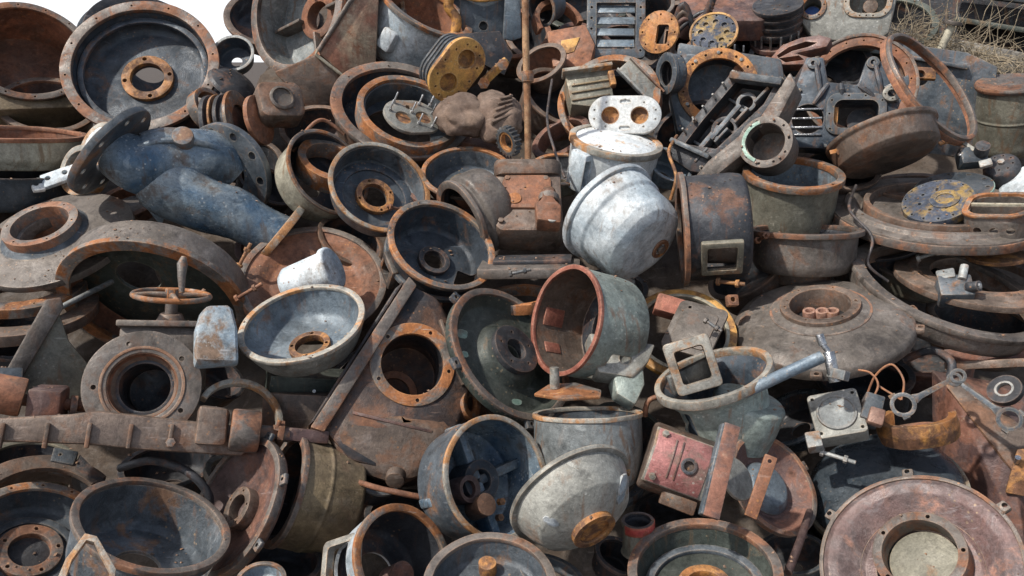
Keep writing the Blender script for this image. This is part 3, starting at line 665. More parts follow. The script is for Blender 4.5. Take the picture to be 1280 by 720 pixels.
fb = t.add('fins', join(*[prism_bm([(x*.86*(1 if k % 2 else .9), y*.92*(1 if k % 2 else .9)) for x, y in ov], -.24-.12*k, -.13-.12*k, .01) for k in range(8)]), 'slate')
for s_ in (-1, 1):
    bx, by = rotp(s_*.42, 0, 52); t.add('bore_floor', cyl_bm((bx,by,-.13),(bx,by,-.10),.27,seg=32,c=0), 'yellow')
t = T('valve_plate', 'oval valve plate with two orange ports and bright studs lying inside the rusty rings', 'valve plate', 516, 145, 39, .60, 62, .10)
ov2 = oval(1.0,.72,10)
t.add('plate', prism_bm(ov2, -.12, .0, .02), 'greybeige', cut=[cyl_bm((s_*.38,-.06,-.08),(s_*.38,-.06,.3),.27,seg=28) for s_ in (-1,1)]+[cyl_bm((0,.4,-.3),(0,.4,.3),.09)])
for s_ in (-1, 1): t.add('port', cyl_bm((s_*.38,-.06,-.1),(s_*.38,-.06,-.06),.265,seg=28,c=0), 'orange')
for x, y in ((-.75,.25),(-.45,.6),(.05,-.35),(.45,.5),(.78,.1),(.02,.15),(.5,-.5),(.85,.45)): t.bolt((x,y,0),(.25,.35,1),.055,.08,'chrome','stud',rod=.30)
t = T('ring_housing', 'big brown ring housing at the top holding a smaller ring and the studded valve plate', 'ring housing', 503, 134, 89, .64, 76, -.03)
t.cup(.55, .85, .05, 'brown', 'darkblue', 'rimbrown', .84, .07, hole=.5)
t = T('inner_ring', 'orange edged ring nested inside the big brown ring housing', 'ring', 512, 137, 66, .64, 74, .04)
t.ring('ring', .87, 1, -.34, 0, 'rimrust'); t.ring('collar', .83, .88, -.5, -.08, 'slate')
t = T('bent_strap', 'yellow rusty strap with nuts lying right of the two bore cylinder head', 'strap', 618, 90, 30, 1, 90, .05)
t.add('strap', box_bm(1.5,.35,.3,(0,0,0),(20,0,42),.08), 'yellow', wob=.05); t.add('nut', hexa_bm((-.45,-.45,.1),(-.45,-.45,.35),.25), 'rimrust'); t.add('nut', hexa_bm((.35,.3,.1),(.35,.3,.35),.25), 'rimrust')
def lump(name, label, cat, px, py, Rp, mat, lift=0, ratio=.8, ang=80, n=3, seed=1, stretch=(1,.8,.6)):
    t = T(name, label, cat, px, py, Rp, ratio, ang, lift)
    bm = bmesh.new(); bmesh.ops.create_icosphere(bm, subdivisions=4, radius=1)
    for v in bm.verts:
        p = v.co.copy(); s_ = 1+.30*noise.noise(p*1.6+Vector((seed,0,0)))+.12*noise.noise(p*4+Vector((0,seed,0)))
        v.co = Vector((p.x*stretch[0], p.y*stretch[1], p.z*stretch[2]))*s_
    t.add('body', bm, mat, wob=0, ang=60); return t
t = lump('corroded_gear_case', 'crumbling brown gear case below the two bore cylinder head', 'gear case', 582, 146, 36, 'rag', .06, seed=2)
t = lump('corroded_block', 'flaking brown layered block between the crumbling gear case and the pole', 'block', 622, 146, 36, 'rag', .04, seed=9, stretch=(.9,1.0,.6))
for k in range(5): t.add('layer', box_bm(.9-.08*k,.09,.5,(.05+.05*k,-.45+.22*k,.35),(0,10,28),.03), 'rag', wob=.06)
t = T('toothed_ring', 'small dark toothed ring on edge just left of the pole foot', 'gear', 632, 178, 20, .6, 200, .06)
n_ = 20; pts_ = [((1 if i % 4 < 2 else .86)*math.cos(2*math.pi*i/(n_*4)), (1 if i % 4 < 2 else .86)*math.sin(2*math.pi*i/(n_*4))) for i in range(n_*4)]
t.add('gear', prism_bm(pts_, -.5, 0, .01), 'slate', cut=[cyl_bm((0,0,-1),(0,0,1),.66)]); t.ring('bore_ring', .5, .67, -.4, -.05, 'orange')
t = T('rusty_casting', 'brown rounded casting behind the pole near the top', 'casting', 676, 78, 34, .6, 120, -.10)
t.cup(1.0,.7,.06,'brown','rust','brown',.8,.1,hole=.3)
t = T('rusty_casting', 'red brown boxy casting between the pole and the slatted frame', 'casting', 712, 58, 36, .8, 100, -.14)
t.add('block', prism_bm([(-.9,.6),(.5,.9),(.9,.0),(.8,-.9),(-.5,-.9)], -.8, .1, .1), 'rust', wob=.04); t.add('patch_plate', prism_bm([(-.3,.15),(.35,.3),(.2,-.3),(-.25,-.45)], .1, .14, .02), 'yellow')
t = T('curved_strap', 'rusty curved strap arching over the boxy red brown casting', 'strap', 700, 26, 34, .7, 60, -.12)
t.add('strap', lathe_bm(ringp(.8,1,-.4,0), 48, .02, a0=0, a1=200), 'rust')
t = T('grey_scoop', 'dark grey shiny scoop just right of the top of the pole', 'scoop', 676, 10, 24, .7, 200, -.05)
t.cup(1.2,.8,.07,'slate','dark','slate',.84,.1)
t = T('slatted_frame', 'blue grey rectangular frame with dark slats standing upright at the top', 'frame', 770, 32, 40, .93, 80, -.04)
t.add('frame', prism_bm(oval(.93,1.05,4,.15), -.18, .0, .03), 'slate', cut=[box_bm(1.25,1.5,1,(0,0,0),(0,0,0),.02)]+[cyl_bm((x,y,-.5),(x,y,.5),.04,seg=10,c=0) for x in (-.78,.78) for y in (-.8,-.45,-.1,.25,.6,.9)])
for k in range(4): t.box('slat', 1.2, .30, .05, (0,-.54+.37*k,-.12), 'blueish', (-22,0,0), .01)
t = T('round_cover', 'orange disc with an oblong slot right of the slatted frame', 'disc', 823, 40, 27, .9, 150, .0)
t.add('disc', lathe_bm([(0,0),(1,0),(1,-.2),(0,-.2)], 48, .03), 'orange', cut=[box_bm(.6,.9,1,(.2,-.1,0),(0,0,0),.1)]+holes(8,.82,.05,0,.5))
t.add('neck', xf(box_bm(.5,1.2,.5,(.45,-.3,-.45),(0,0,0),.06)), 'brown', cut=[box_bm(.3,.8,2,(.45,-.3,-.45),(0,0,0),.02)])
t = T('tubular_casting', 'grey brown tube casting behind the orange slotted disc', 'casting', 812, 6, 32, .6, 100, -.2)
t.cup(1.2,.9,.06,'taupe','dark','taupe',.85,.1)
t = T('hose_assembly', 'dark chain and hose tangle between the orange disc and the studded plate', 'hose', 862, 28, 30, 1, 90, -.05)
for k, m_ in enumerate(('dark','maroon','brown','dark')):
    t.tube('hose', curve([(-.9+.1*k,-.9+.25*k,0),(-.3,-.2+.3*k,.25),(.3,.3-.2*k,.1),(.9,.5+.15*k,.2)],6), .10+.02*k, m_)
t = T('gearbox_casting', 'reddish brown lid casting at the top edge behind the studded plate', 'casting', 905, 8, 52, .5, 90, -.16)
t.add('lid', prism_bm(oval(1.1,.8,6,.3), -.5, .1, .08), 'maroon', wob=.02)
t = T('valve_plate', 'yellow round valve plate with a row of steel studs at the top right', 'valve plate', 892, 40, 30, .78, 100, .02)
t.add('plate', lathe_bm([(0,0),(1,0),(1,-.16),(0,-.16)], 48, .02), 'yb', cut=holes(8,.55,.12,0,.1)+holes(12,.86,.05,0,.5))
t.ring('lip', .93, 1.03, -.14, .04, 'yellow')
for k in range(7): t.bolt((-.75+k*.36,-1.05-.05*k,.05),(0,.5,1),.07,.1,'chrome','stud',rod=.45)
t.add('stud_bar', box_bm(2.8,.22,.2,(.35,-1.2,-.05),(0,0,-8),.03), 'maroon')
t = T('finned_cylinder', 'dark grey finned cylinder with studs at its foot at the top right', 'cylinder', 972, 4, 32, .4, 96, .0)
t.add('barrel', join(*[xf(lathe_bm([(0,0),(1-.08*(k % 2),0),(1-.08*(k % 2),.16),(0,.16)], 48, .02),(0,0,-.16*k-.2)) for k in range(8)]), 'dark')
t.ring('base_flange', .7, 1.12, -1.75, -1.55, 'maroon')
for k in range(7): a = R(200+k*23); t.add('stud', cyl_bm((1.0*math.cos(a),1.0*math.sin(a),-1.6),(1.0*math.cos(a),1.0*math.sin(a),-1.0),.045,seg=8), 'chrome')
t = T('oval_cylinder_head', 'white oval cylinder head with two orange bores above the white domes', 'cylinder head', 781, 143, 46, .97, 95, .12)
ovh = oval(1.0,.53,12)
cuts = [cyl_bm((s_*.40,-.02,-.4),(s_*.40,-.02,.4),.245,seg=36,c=0) for s_ in (-1,1)]+[xf(prism_bm(oval(.15,.055,5),-.05,.4,0),(0,y,0)) for y in (.36,-.37)]
cuts += [cyl_bm((.86*math.cos(a)*(1.02 if abs(math.cos(a))>.5 else .9),.41*math.sin(a),-.05),(.86*math.cos(a)*(1.02 if abs(math.cos(a))>.5 else .9),.41*math.sin(a),.3),.03,seg=8,c=0) for a in [R(18+k*36) for k in range(10)]]
t.add('face_plate', prism_bm(ovh, -.22, 0, .03), 'white', cut=cuts)
t.add('lower_body', prism_bm([(x*.88,y*.88) for x,y in ovh], -.6, -.22, .04), 'dark')
for s_ in (-1, 1): t.add('bore', xf(lathe_bm([(.243,-.02),(.243,-.24),(.0,-.24),(.0,-.17),(.215,-.15),(.222,-.02)], 36, 0, [0]*6),(s_*.40,-.02,0)), 'orange')
t = T('ring_flange', 'wide orange brown ring behind the white oval cylinder head', 'ring', 760, 122, 66, .80, 110, -.08)
t.ring('ring', .86, 1, -.3, 0, 'rimrust')
t = T('box_casting', 'ribbed grey brown box casting inside the wide orange brown ring', 'casting', 742, 112, 38, .85, 80, .02)
t.add('box', prism_bm([(-.95,.55),(.55,.8),(.65,-.2),(.45,-.7),(-.75,-.55)], -.9, .0, .05), 'olive', wob=.02)
for k in range(3): t.add('rib', box_bm(1.3,.06,.12,(-.1,.25-.28*k,.0),(0,0,10),.02), 'khaki')
t.add('lip', box_bm(1.7,.14,.5,(-.2,.72,.0),(0,0,9),.03), 'rimpale'); t.add('tab', box_bm(.2,.55,.3,(.62,.35,.05),(0,0,8),.04), 'orange')
t = T('channel_plate', 'grey metal channel leaning diagonally right of the ribbed box casting', 'channel', 800, 102, 34, .9, 60, .05)
t.add('web', box_bm(.62,1.75,.08,(0,0,0),(0,0,42),.02), 'greybeige'); t.add('edge', box_bm(.08,1.8,.25,(.26,.22,.05),(0,0,42),.02), 'rimbrown'); t.add('edge', box_bm(.08,1.8,.25,(-.25,-.2,.05),(0,0,42),.02), 'grey')
t = T('pipe_collar', 'dark upright collar right of the diagonal grey channel', 'collar', 832, 92, 26, .5, 180, .05)
t.cup(.7,.9,.1,'slate','dark','slate',.6,.15)
# ------------------------------------------------------------------ engine blocks, top right
t = T('engine_casing', 'dark flat engine casing with a large orange studded opening', 'engine casing', 900, 92, 60, .95, 80, .0)
t.add('case', prism_bm(qq(t, [(846,50),(975,72),(985,120),(940,160),(850,168),(838,120)]), -.8, 0, .06), 'slate', cut=[cyl_bm(q(t,898,110,-.6), q(t,898,110,.5), .70, seg=48)], wob=.02)
o_ = q(t,898,110,.02)
t.ring('bolt_ring', .62, .84, -.06, .05, 'orange', c=o_, n=14, hr=.03)
for k in range(9): a = R(40*k+12); t.bolt((o_[0]+.73*math.cos(a), o_[1]+.73*math.sin(a), .05), (0,0,1), .04, .05, 'grey')
t.add('inner_web', box_bm(.35,1.2,.3,(o_[0]+.25,o_[1],-.3),(0,0,-30),.05), 'rust')
t = T('crankcase', 'dark grey open crankcase with a round flanged end lying diagonally', 'crankcase', 905, 150, 70, .92, 130, .20)
P1 = qq(t, [(908,84),(980,98),(976,124),(958,150),(900,222),(870,218),(832,196),(862,150)])
t.add('deck', prism_bm(P1, -.5, .0, .04), 'dark', cut=[prism_bm(qq(t, [(915,98),(962,106),(952,130),(900,188),(858,182),(878,150)]), -.42, .3, .02)], wob=.015)
t.add('floor_web', box_bm(.1,.8,.35,q(t,905,150,-.25),(0,0,-35),.03), 'slate'); t.add('floor_web', box_bm(.1,.6,.3,q(t,885,172,-.25),(0,0,-35),.03), 'slate')
t.add('cross_rail', box_bm(.95,.14,.25,q(t,940,100,.06),(0,0,-9),.03), 'slate'); t.add('cross_rail', box_bm(.85,.1,.2,q(t,868,190,.06),(0,0,-22),.03), 'slate')
t.add('side_flange', prism_bm(qq(t, [(980,92),(990,108),(975,150),(960,175),(905,228),(880,226),(895,205),(950,152)]), -.6, .14, .05), 'taupe', cut=[cyl_bm(q(t,962,180,-1), q(t,962,180,1), .36, seg=40)])
c_ = q(t,962,180,.12)
t.add('end_lobe', cyl_bm(q(t,962,180,-.55), q(t,962,180,.10), .46, seg=48, c=.04), 'taupe', cut=[cyl_bm(q(t,962,180,-.45), q(t,962,180,1), .33, seg=40)])
t.ring('gasket_ring', .335, .47, .10, .14, 'taupe', c=(c_[0],c_[1],.0), n=10, hr=.024)
t.add('gasket', xf(lathe_bm(ringp(.335,.40,.145,.16), 40, .004, a0=110, a1=250), (c_[0],c_[1],0)), 'mint')
t.add('bearing_bore', xf(lathe_bm(ringp(.17,.25,-.2,.0), 40, .02), q(t,905,160,-.1)), 'dark')
for p in ((886,214),(838,192),(912,90),(970,100),(868,152),(952,158)): t.bolt(q(t,*p,.0), (0,0,1), .045, .07, 'slate', rod=.08)
for k in range(7): t.add('stud', cyl_bm(q(t,912-k*11,92+k*15,.0), q(t,910-k*11,89+k*15,.13), .022, seg=8), 'grey')
for k in range(4): t.add('wall_rib', box_bm(.05,.34,.3,q(t,948-k*22,118+k*26,-.12),(0,0,-38),.015), 'slate')
for k in range(3): t.add('deck_rib', box_bm(.75,.05,.08,q(t,925-k*24,128+k*26,-.30),(0,0,-28),.015), 'slate')
t.ring('bearing_bore', .12, .19, -.2, .0, 'slate', c=q(t,928,124,-.12), seg=32)
for k in range(6): a = R(60*k+15); t.bolt((c_[0]+.40*math.cos(a), c_[1]+.40*math.sin(a), .145), (0,0,1), .022, .04, 'rimbrown')
t = T('engine_casting', 'dark grey engine end frame with legs and a rounded rectangular port', 'engine frame', 1055, 130, 66, .95, 80, .12)
t.add('frame', prism_bm(qq(t, [(1004,66),(1026,66),(1034,100),(1070,104),(1078,70),(1096,72),(1112,108),(1122,128),(1105,168),(1040,190),(988,188),(990,120)]), -.45, 0, .05), 'darkblue',
      cut=[xf(prism_bm(oval(.40,.28,6,.16), -1, 1, 0), q(t,1070,144)), cyl_bm(q(t,1012,150,-1), q(t,1012,150,1), .30, seg=32)], wob=.015)
for (a_, b_) in (((1016,70),(1026,118)),((1088,74),(1100,120)),((1034,104),(1018,130)),((1072,106),(1094,124)),((1050,104),(1052,122))): t.add('rib', tube_bm([q(t,*a_,.0), q(t,(a_[0]+b_[0])/2,(a_[1]+b_[1])/2,.05), q(t,*b_,.01)], [.045,.06,.035], 8), 'darkblue')
t.hull('side_wall', [Vector(q(t,*v)) for v in [(990,120,-.02),(1004,70,-.05),(984,92,-.8),(975,180,-.8),(988,186,-.02)]], 'dark', .02)
for (x_, y_) in ((1000,112),(996,180),(1036,186),(1090,170),(1116,126)): t.bolt(q(t,x_,y_,.0), (0,0,1), .035, .05, 'slate')
t.add('port_flange', xf(prism_bm(oval(.55,.42,6,.22), -.02, .06, .02), q(t,1070,144)), 'slate', cut=[xf(prism_bm(oval(.40,.28,6,.16), -1, 1, 0), q(t,1070,144))]+[cyl_bm(q(t,1070+x,144+y,-.3), q(t,1070+x,144+y,.3), .02, seg=8, c=0) for x, y in ((-32,0),(32,0),(-30,-18),(30,-18),(-30,20),(30,20),(-10,-24),(10,-24),(-10,24),(10,24))])
t.add('bearing_shell', cyl_bm(q(t,1078,146,-.7), q(t,1078,146,-.35), .26, seg=32), 'dark'); t.add('rust_wall', box_bm(.1,.4,.4,q(t,1046,146,-.25),(0,0,0),.02), 'orange')
for y in (138, 150, 162, 172): t.add('pin', cyl_bm(q(t,992,y,.02), q(t,1030,y-1,.02), .022, seg=8), 'chrome')
t.ring('side_eye', .07, .16, -.3, .12, 'greybeige', c=q(t,1110,118), n=4, hr=.015, seg=28)
t.add('strut', prism_bm(qq(t, [(1100,108),(1128,92),(1130,104),(1118,124)]), -.3, .05, .03), 'slate')
for x in (1014, 1086): t.add('bolt_pad', cyl_bm(q(t,x,76,-.05), q(t,x,76,.06), .12, seg=20), 'slate', cut=[cyl_bm(q(t,x,76,-.3), q(t,x,76,.3), .05, seg=12, c=0)])
t = T('ring_flange', 'broad red brown ring arching behind the dark engine end frame', 'ring', 1074, 108, 68, .95, 90, -.12)
t.ring('ring', .80, 1, -.16, 0, 'rust', n=18, hr=.018); t.ring('outer_lip', .97, 1.03, -.2, .03, 'rimbrown')
t = T('exhaust_manifold', 'orange scalloped manifold gasket face left of the engine end frame', 'manifold', 1000, 62, 40, .85, 110, .10)
mp = [(964,72),(975,55),(998,44),(1020,40),(1036,46),(1032,58),(1014,62),(996,66),(1020,74),(1010,82),(985,84),(968,82)]
t.add('face', prism_bm(qq(t, mp), -.5, 0, .06), 'maroon', wob=.03, cut=[prism_bm(qq(t, [(972,70),(985,58),(1005,50),(1020,52),(1010,58),(990,64),(975,74)]), -.35, .3, .0), prism_bm(qq(t, [(975,74),(1000,70),(1008,76),(985,80)]), -.35, .3, .0)])
t.add('lining', prism_bm([(x*.94, y*.94) for x, y in qq(t, mp)], -.45, -.34, .02), 'orange')
t = T('pump_casing', 'grey pump casing with two orange edged ports at the top edge', 'pump', 1060, 20, 56, .96, 90, .0)
t.add('case', prism_bm(qq(t, [(992,-30),(1118,-30),(1112,40),(1096,56),(1020,50),(996,20)]), -.8, 0, .08), 'greybeige', cut=[xf(prism_bm(oval(.40,.30,6,.24), -.5, 1, 0), q(t,1082,0)), cyl_bm(q(t,1015,8,-.6), q(t,1015,8,1), .20)], wob=.015)
t.add('port_ring', xf(prism_bm(oval(.52,.40,6,.3), -.02, .05, .015), q(t,1082,0)), 'rimpale', cut=[xf(prism_bm(oval(.40,.30,6,.24), -1, 1, 0), q(t,1082,0))]+[cyl_bm(q(t,1082+x,y,-.3), q(t,1082+x,y,.3), .02, seg=8, c=0) for x, y in ((-27,2),(27,2),(-22,17),(22,17),(-8,20),(8,20),(0,20))])
t.ring('port_ring', .20, .31, -.02, .05, 'rimrust', c=q(t,1015,8), n=6, hr=.02, seg=40)
t.add('blue_insert', cyl_bm(q(t,1015,12,-.5), q(t,1015,12,-.35), .19), 'bluepaint'); t.add('bearing', cyl_bm(q(t,1086,4,-.55), q(t,1086,4,-.2), .16), 'brown')
t = T('oval_hoop', 'long thin oval hoop leaning diagonally at the right in front of the dark steel sheet', 'hoop', 1168, 106, 86, .30, 40, .34)
t.ring('hoop', .93, 1, -.10, 0, 'rimbrown', cr=.02); t.ring('lip', .96, 1.015, -.16, -.06, 'rust')
t = T('rust_bracket', 'small orange bracket with a hole seen through the thin oval hoop', 'bracket', 1150, 92, 20, .8, 70, -.1)
t.box('plate', 1.9, .9, .3, (0,0,0), 'orange', (0,0,-4), .08, cut=[cyl_bm((0,-.1,-1),(0,-.1,1),.28)])
t = T('round_pan', 'upturned grey brown pan with a crumbling edge below the engine end frame', 'pan', 1112, 200, 66, .30, -68, .06)
t.add('pan', lathe_bm([(0,.0),(.84,.0),(.97,-.10),(1.0,-.45),(1.06,-.5),(1.06,-.58),(.96,-.58),(.92,-.5),(.9,-.14),(.8,-.07),(0,-.07)], 72, .02), 'brown')
t = T('corroded_scrap', 'bright orange flaking scrap wedged right of the upturned pan', 'scrap', 1188, 178, 17, .9, 80, .08)
for k in range(4): t.add('flake', xf(box_bm(.9,.35,.12,(.3*k-.5,.2*math.sin(k*2),.1*k),(20*k,30,40+50*k),.04)), 'orange', wob=.1)
t = T('corroded_scrap', 'orange rust flakes clinging to the left end of the upturned pan', 'scrap', 1050, 190, 14, .9, 80, .10)
for k in range(3): t.add('flake', xf(box_bm(.9,.4,.15,(.5*k-.5,.15*k,.1),(20*k,10,20+30*k),.04)), 'orange', wob=.1)
t = T('carburettor', 'grey black carburettor like unit at the right between the hoop and the green drum', 'carburettor', 1214, 196, 30, .85, 100, .08)
t.box('body', 1.1, .8, .8, (0,0,-.1), 'slate', (10,20,20), .1); t.add('throat', cyl_bm((.35,.1,.1),(.45,.2,.6),.3,seg=24), 'dark'); t.add('lever', box_bm(1.1,.18,.12,(-.3,.5,.3),(0,0,-40),.04), 'greybeige')
t.bolt((-.4,-.1,.3),(0,0,1),.1,.12,'chrome'); t.box('pad', .5, .35, .2, (.6,-.4,.1), 'grey', (0,0,20), .05)
t = T('small_motor', 'dark round motor half hidden behind the pale blue cylinder at the right edge', 'motor', 1252, 208, 22, .7, 100, .06)
t.add('case', lathe_bm([(0,.3),(.7,.3),(.95,.15),(1,-.1),(1,-1.1),(0,-1.1)], 40, .05), 'dark', cut=holes(8,.6,.06,.3,.1)); t.bolt((0,0,.28),(0,0,1),.2,.2,'grey')
t = T('blue_grey_cylinder', 'pale blue grey cylinder end at the right edge above the divided casing', 'cylinder', 1276, 224, 36, .5, 130, .10)
t.add('barrel', lathe_bm([(0,0),(.7,0),(.9,-.1),(1,-.3),(1,-.5),(.9,-.55),(.9,-1.4),(0,-1.4)], 48, .03), 'light')
# ------------------------------------------------------------------ right: flat discs
t = T('wide_disc', 'very wide flat grey brown disc lying almost level at the right', 'disc', 1168, 262, 127, .33, 84, -.02)
t.add('disc', lathe_bm([(.30,-.02),(.70,-.02),(.76,.05),(.86,.06),(.88,.02),(1,.02),(1,-.07),(.9,-.12),(.3,-.12)], 96, .012), 'taupe')
t.ring('hub_lip', .62, .68, -.05, .08, 'brown'); t.ring('edge', .985, 1.01, -.09, .0, 'rimbrown')
t = T('cover_plate', 'round bolted cover plate mottled yellow and blue on the very wide disc', 'cover plate', 1172, 250, 43, .62, 100, .10)
t.add('plate', lathe_bm([(0,.03),(.9,.03),(.95,0),(1,0),(1,-.26),(0,-.26)], 60, .02), 'yb', cut=holes(14,.9,.035,0,.2)+holes(7,.5,.05,0,.1)); t.ring('raised_ring', .25, .42, 0, .07, 'yb', c=(.2,0,0))
t = T('gasket_plate', 'dark oval plate with a mint green edge behind the mottled yellow and blue cover', 'plate', 1192, 233, 46, .42, 94, .05)
t.add('plate', lathe_bm([(0,0),(1,0),(1,-.2),(0,-.2)], 60, .02), 'slate', cut=holes(10,.85,.05,0,.3)); t.ring('gasket', .93, 1.02, -.12, -.02, 'mint')
t = T('divided_casing', 'deep oval casing split by a wall with an orange lip at the right edge', 'casing', 1248, 258, 38, .42, 94, .30)
t.add('casing', prism_bm(oval(1.0,.95,8,.6), -.95, 0, .04), 'taupe', cut=[prism_bm([(-.85,.15),(.85,.1),(.8,.6),(.4,.82),(-.4,.82),(-.8,.6)], -.8, .4, 0), prism_bm([(-.85,0),(.85,-.05),(.8,-.5),(.4,-.8),(-.4,-.8),(-.8,-.5)], -.8, .4, 0)]+[cyl_bm((x,-1.3,-.5),(x,-.6,-.5),.13,seg=14) for x in (-.5,0,.5)])
t.add('lip', prism_bm(oval(1.05,1.0,8,.62), .0, .10, .02), 'rimrust', cut=[prism_bm(oval(.86,.82,8,.5), -1, 1, 0)]); t.add('scallop', box_bm(1.7,.1,.14,(0,.05,.03),(0,0,-2),.03), 'cream')
t = T('ring_flange', 'broad ring with dark slots at the right edge below the very wide disc', 'ring', 1226, 342, 104, .34, 80, .0)
t.add('ring', lathe_bm([(.58,0),(.72,.0),(.74,.04),(.82,.04),(.84,.0),(1,-.02),(1,-.1),(.58,-.1)], 88, .01), 'brown', cut=[xf(prism_bm(oval(.12,.05,5),-.5,.5,0), (.75*math.cos(R(a)),.75*math.sin(R(a)),0), rot=(0,0,a+90)) for a in (230,262,294,326,190)])
t = T('wear_disc', 'orange rusted disc lying in the broad slotted ring at the right edge', 'disc', 1246, 318, 36, .30, 88, .06)
t.add('disc', lathe_bm([(0,0),(1,0),(1,-.15),(0,-.15)], 48, .03), 'orange')
t = T('ring_band', 'deep curved taupe ring band sweeping down to the right edge', 'ring band', 1186, 358, 124, .38, 66, .04)
t.shell('band', [(.99,0),(.97,-.18),(.92,-.24)], .09, 'taupe', 'brown', n=3); t.ring('rim', .86, 1, -.05, .01, 'taupe', n=10, hr=.012)
t.box('name_tab', .16, .03, .08, (.28,-.97,-.09), 'greybeige', (0,0,16), .01)
t = T('small_gearbox', 'little grey gearbox with a chrome bolt sitting inside the curved ring band', 'gearbox', 1192, 360, 32, .8, 100, .14)
t.box('body', 1.3, 1.1, .9, (0,0,-.2), 'slate', (0,15,14), .12); t.box('top', .7, .5, .5, (-.3,.5,.1), 'grey', (0,0,14), .08)
t.add('shaft', cyl_bm((.3,.3,.2),(.35,.95,.25),.16,seg=20), 'grey'); t.add('port', cyl_bm((.5,-.05,.1),(.95,-.12,.3),.22,seg=20), 'dark'); t.bolt((.9,-.12,.28),(.9,-.1,.3),.13,.1,'chrome')
t = T('round_drum', 'grey green drum with an orange rim stacked on the taupe flared pan', 'drum', 992, 214, 62, .32, 84, .06)
t.shell('body', [(.95,-.06),(.93,-.12),(.93,-.9),(.90,-1.25),(.3,-1.3)], .05, 'olive', 'blueish', cut=holes(6,.45,.08,-1.25,.3))
t.ring('rim', .86, 1.02, -.14, 0, 'rimrust', n=0, cr=.025)
t = T('round_pan', 'taupe pan with a flared lip carrying the grey green drum', 'pan', 1006, 286, 71, .10, 89, .06)
t.shell('body', [(.96,-.02),(.90,-.10),(.88,-.62),(.80,-.76),(.02,-.8)], .04, 'taupe', 'dark'); t.ring('lip', .86, 1.0, -.09, .0, 'rimbrown')
t.add('foot', lathe_bm([(0,-.78),(.5,-.78),(.46,-1.0),(0,-1.0)], 56, .02), 'brown')
t = T('round_drum', 'black drum lying on its side with a square window, right of the light grey dome', 'drum', 850, 287, 72, .07, 184, .16)
t.ring('flange', .72, 1.0, -.09, 0, 'rimbrown', n=12, hr=.02, cr=.02)
a_ = -34; ca, sa = math.cos(R(a_)), math.sin(R(a_))
t.shell('body', [(.92,-.08),(.92,-.9),(.89,-1.06),(.80,-1.12),(.35,-1.14)], .06, 'dark', 'dark', cut=[box_bm(.5,.46,.48,(.9*ca,.9*sa,-.60),(0,0,a_),.03)])
t.add('window_frame', box_bm(.12,.66,.68,(.90*ca,.90*sa,-.60),(0,0,a_),.04), 'olive', cut=[box_bm(.8,.46,.48,(.9*ca,.9*sa,-.60),(0,0,a_),.03)])
t.add('inner_casting', cyl_bm((.2,-.3,-.3),(.3,-.35,-1.0),.3), 'brown')
# ------------------------------------------------------------------ white domes
t = T('white_housing', 'glossy white drum behind the light grey faceted dome', 'housing', 770, 176, 57, .30, 80, .06)
t.shell('body', [(.99,.0),(.97,-.5),(.93,-1.1),(.8,-1.4),(.3,-1.45)], .05, 'white', 'white'); t.ring('rim', .9, 1.04, -.1, .04, 'rimpale')
t.add('lid', lathe_bm([(0,.1),(.6,.08),(.92,.0),(.92,-.08),(0,-.08)], 60, .02), 'white')
t.box('side_lug', .3, .5, .9, (-.95,-.35,-.55), 'light', (0,0,20), .08, cut=[box_bm(.14,.8,.6,(-.98,-.4,-.55),(0,0,20),.02)])
t = T('faceted_dome', 'light grey faceted dome housing in the middle with a small orange plug ring', 'dome housing', 808, 308, 62, .50, -42, .26)
t.add('body', lathe_bm([(0,.05),(.66,.04),(.88,-.06),(.98,-.22),(1.01,-.74),(1.07,-.80),(1.09,-1.25),(.98,-1.25),(.9,-.6),(0,-.12)], 72, .025), 'light', wob=.05,
      cut=[box_bm(1.4,.5,1.4,(.25,1.12,-.15),(28,0,-18),.02), box_bm(.5,1.6,1.3,(1.18,.1,-.05),(0,-8,8),.02), xf(box_bm(.5,1.7,1.32,(1.155,0,-.06),(0,-5,0),.02), rot=(0,0,-62)), xf(box_bm(.5,1.7,1.32,(1.155,0,-.06),(0,-5,0),.02), rot=(0,0,-125))])
t.ring('rim', .94, 1.16, -1.32, -1.18, 'light', cr=.025)
t.ring('plug_ring', .13, .22, .02, .08, 'orange', c=(.42,-.02,0), seg=32); t.add('plug', cyl_bm((.42,-.02,-.02),(.42,-.02,.12),.09,seg=16), 'rimrust')
# ------------------------------------------------------------------ centre
t = T('box_housing', 'black and rust box housing with a large round opening in the centre', 'box housing', 505, 470, 100, .97, 60, .10)
FR = [(518,350,0),(548,366,0),(572,420,0),(588,486,0),(566,548,0),(500,590,0),(440,572,0),(402,530,0)]
BK = [(540,350,-1.3),(600,396,-.9),(632,500,-.9),(612,566,-.7),(560,598,-.6),(486,604,-.5),(430,560,-1.0)]
t.hull('body', [Vector(q(t,*v)) for v in FR+BK], 'boxiron', .04, cut=[cyl_bm(q(t,516,455,-.75), q(t,516,455,1), .40, seg=48, c=0)], wob=.03)
t.ring('side_boss', .10, .19, -.1, .05, 'rimrust', c=q(t,590,505,-.12), d=(.6,0,.7), seg=28)
t.add('rib', box_bm(.05,.9,.10,q(t,566,440,.02),(0,0,18),.02), 'brown'); t.add('seam', box_bm(1.0,.04,.06,q(t,490,528,.01),(0,0,-14),.015), 'maroon')
t.ring('opening_flange', .395, .54, -.04, .04, 'rimrust', c=q(t,516,455), n=5, hr=.025, a0=60)
t.add('corner_flange', prism_bm(qq(t, [(512,340),(522,352),(408,540),(392,534)]), -.35, .10, .02), 'rimbrown')
t.add('outer_flange', prism_bm(qq(t, [(496,352),(508,342),(398,524),(390,530)]), -.6, -.05, .02), 'dark')
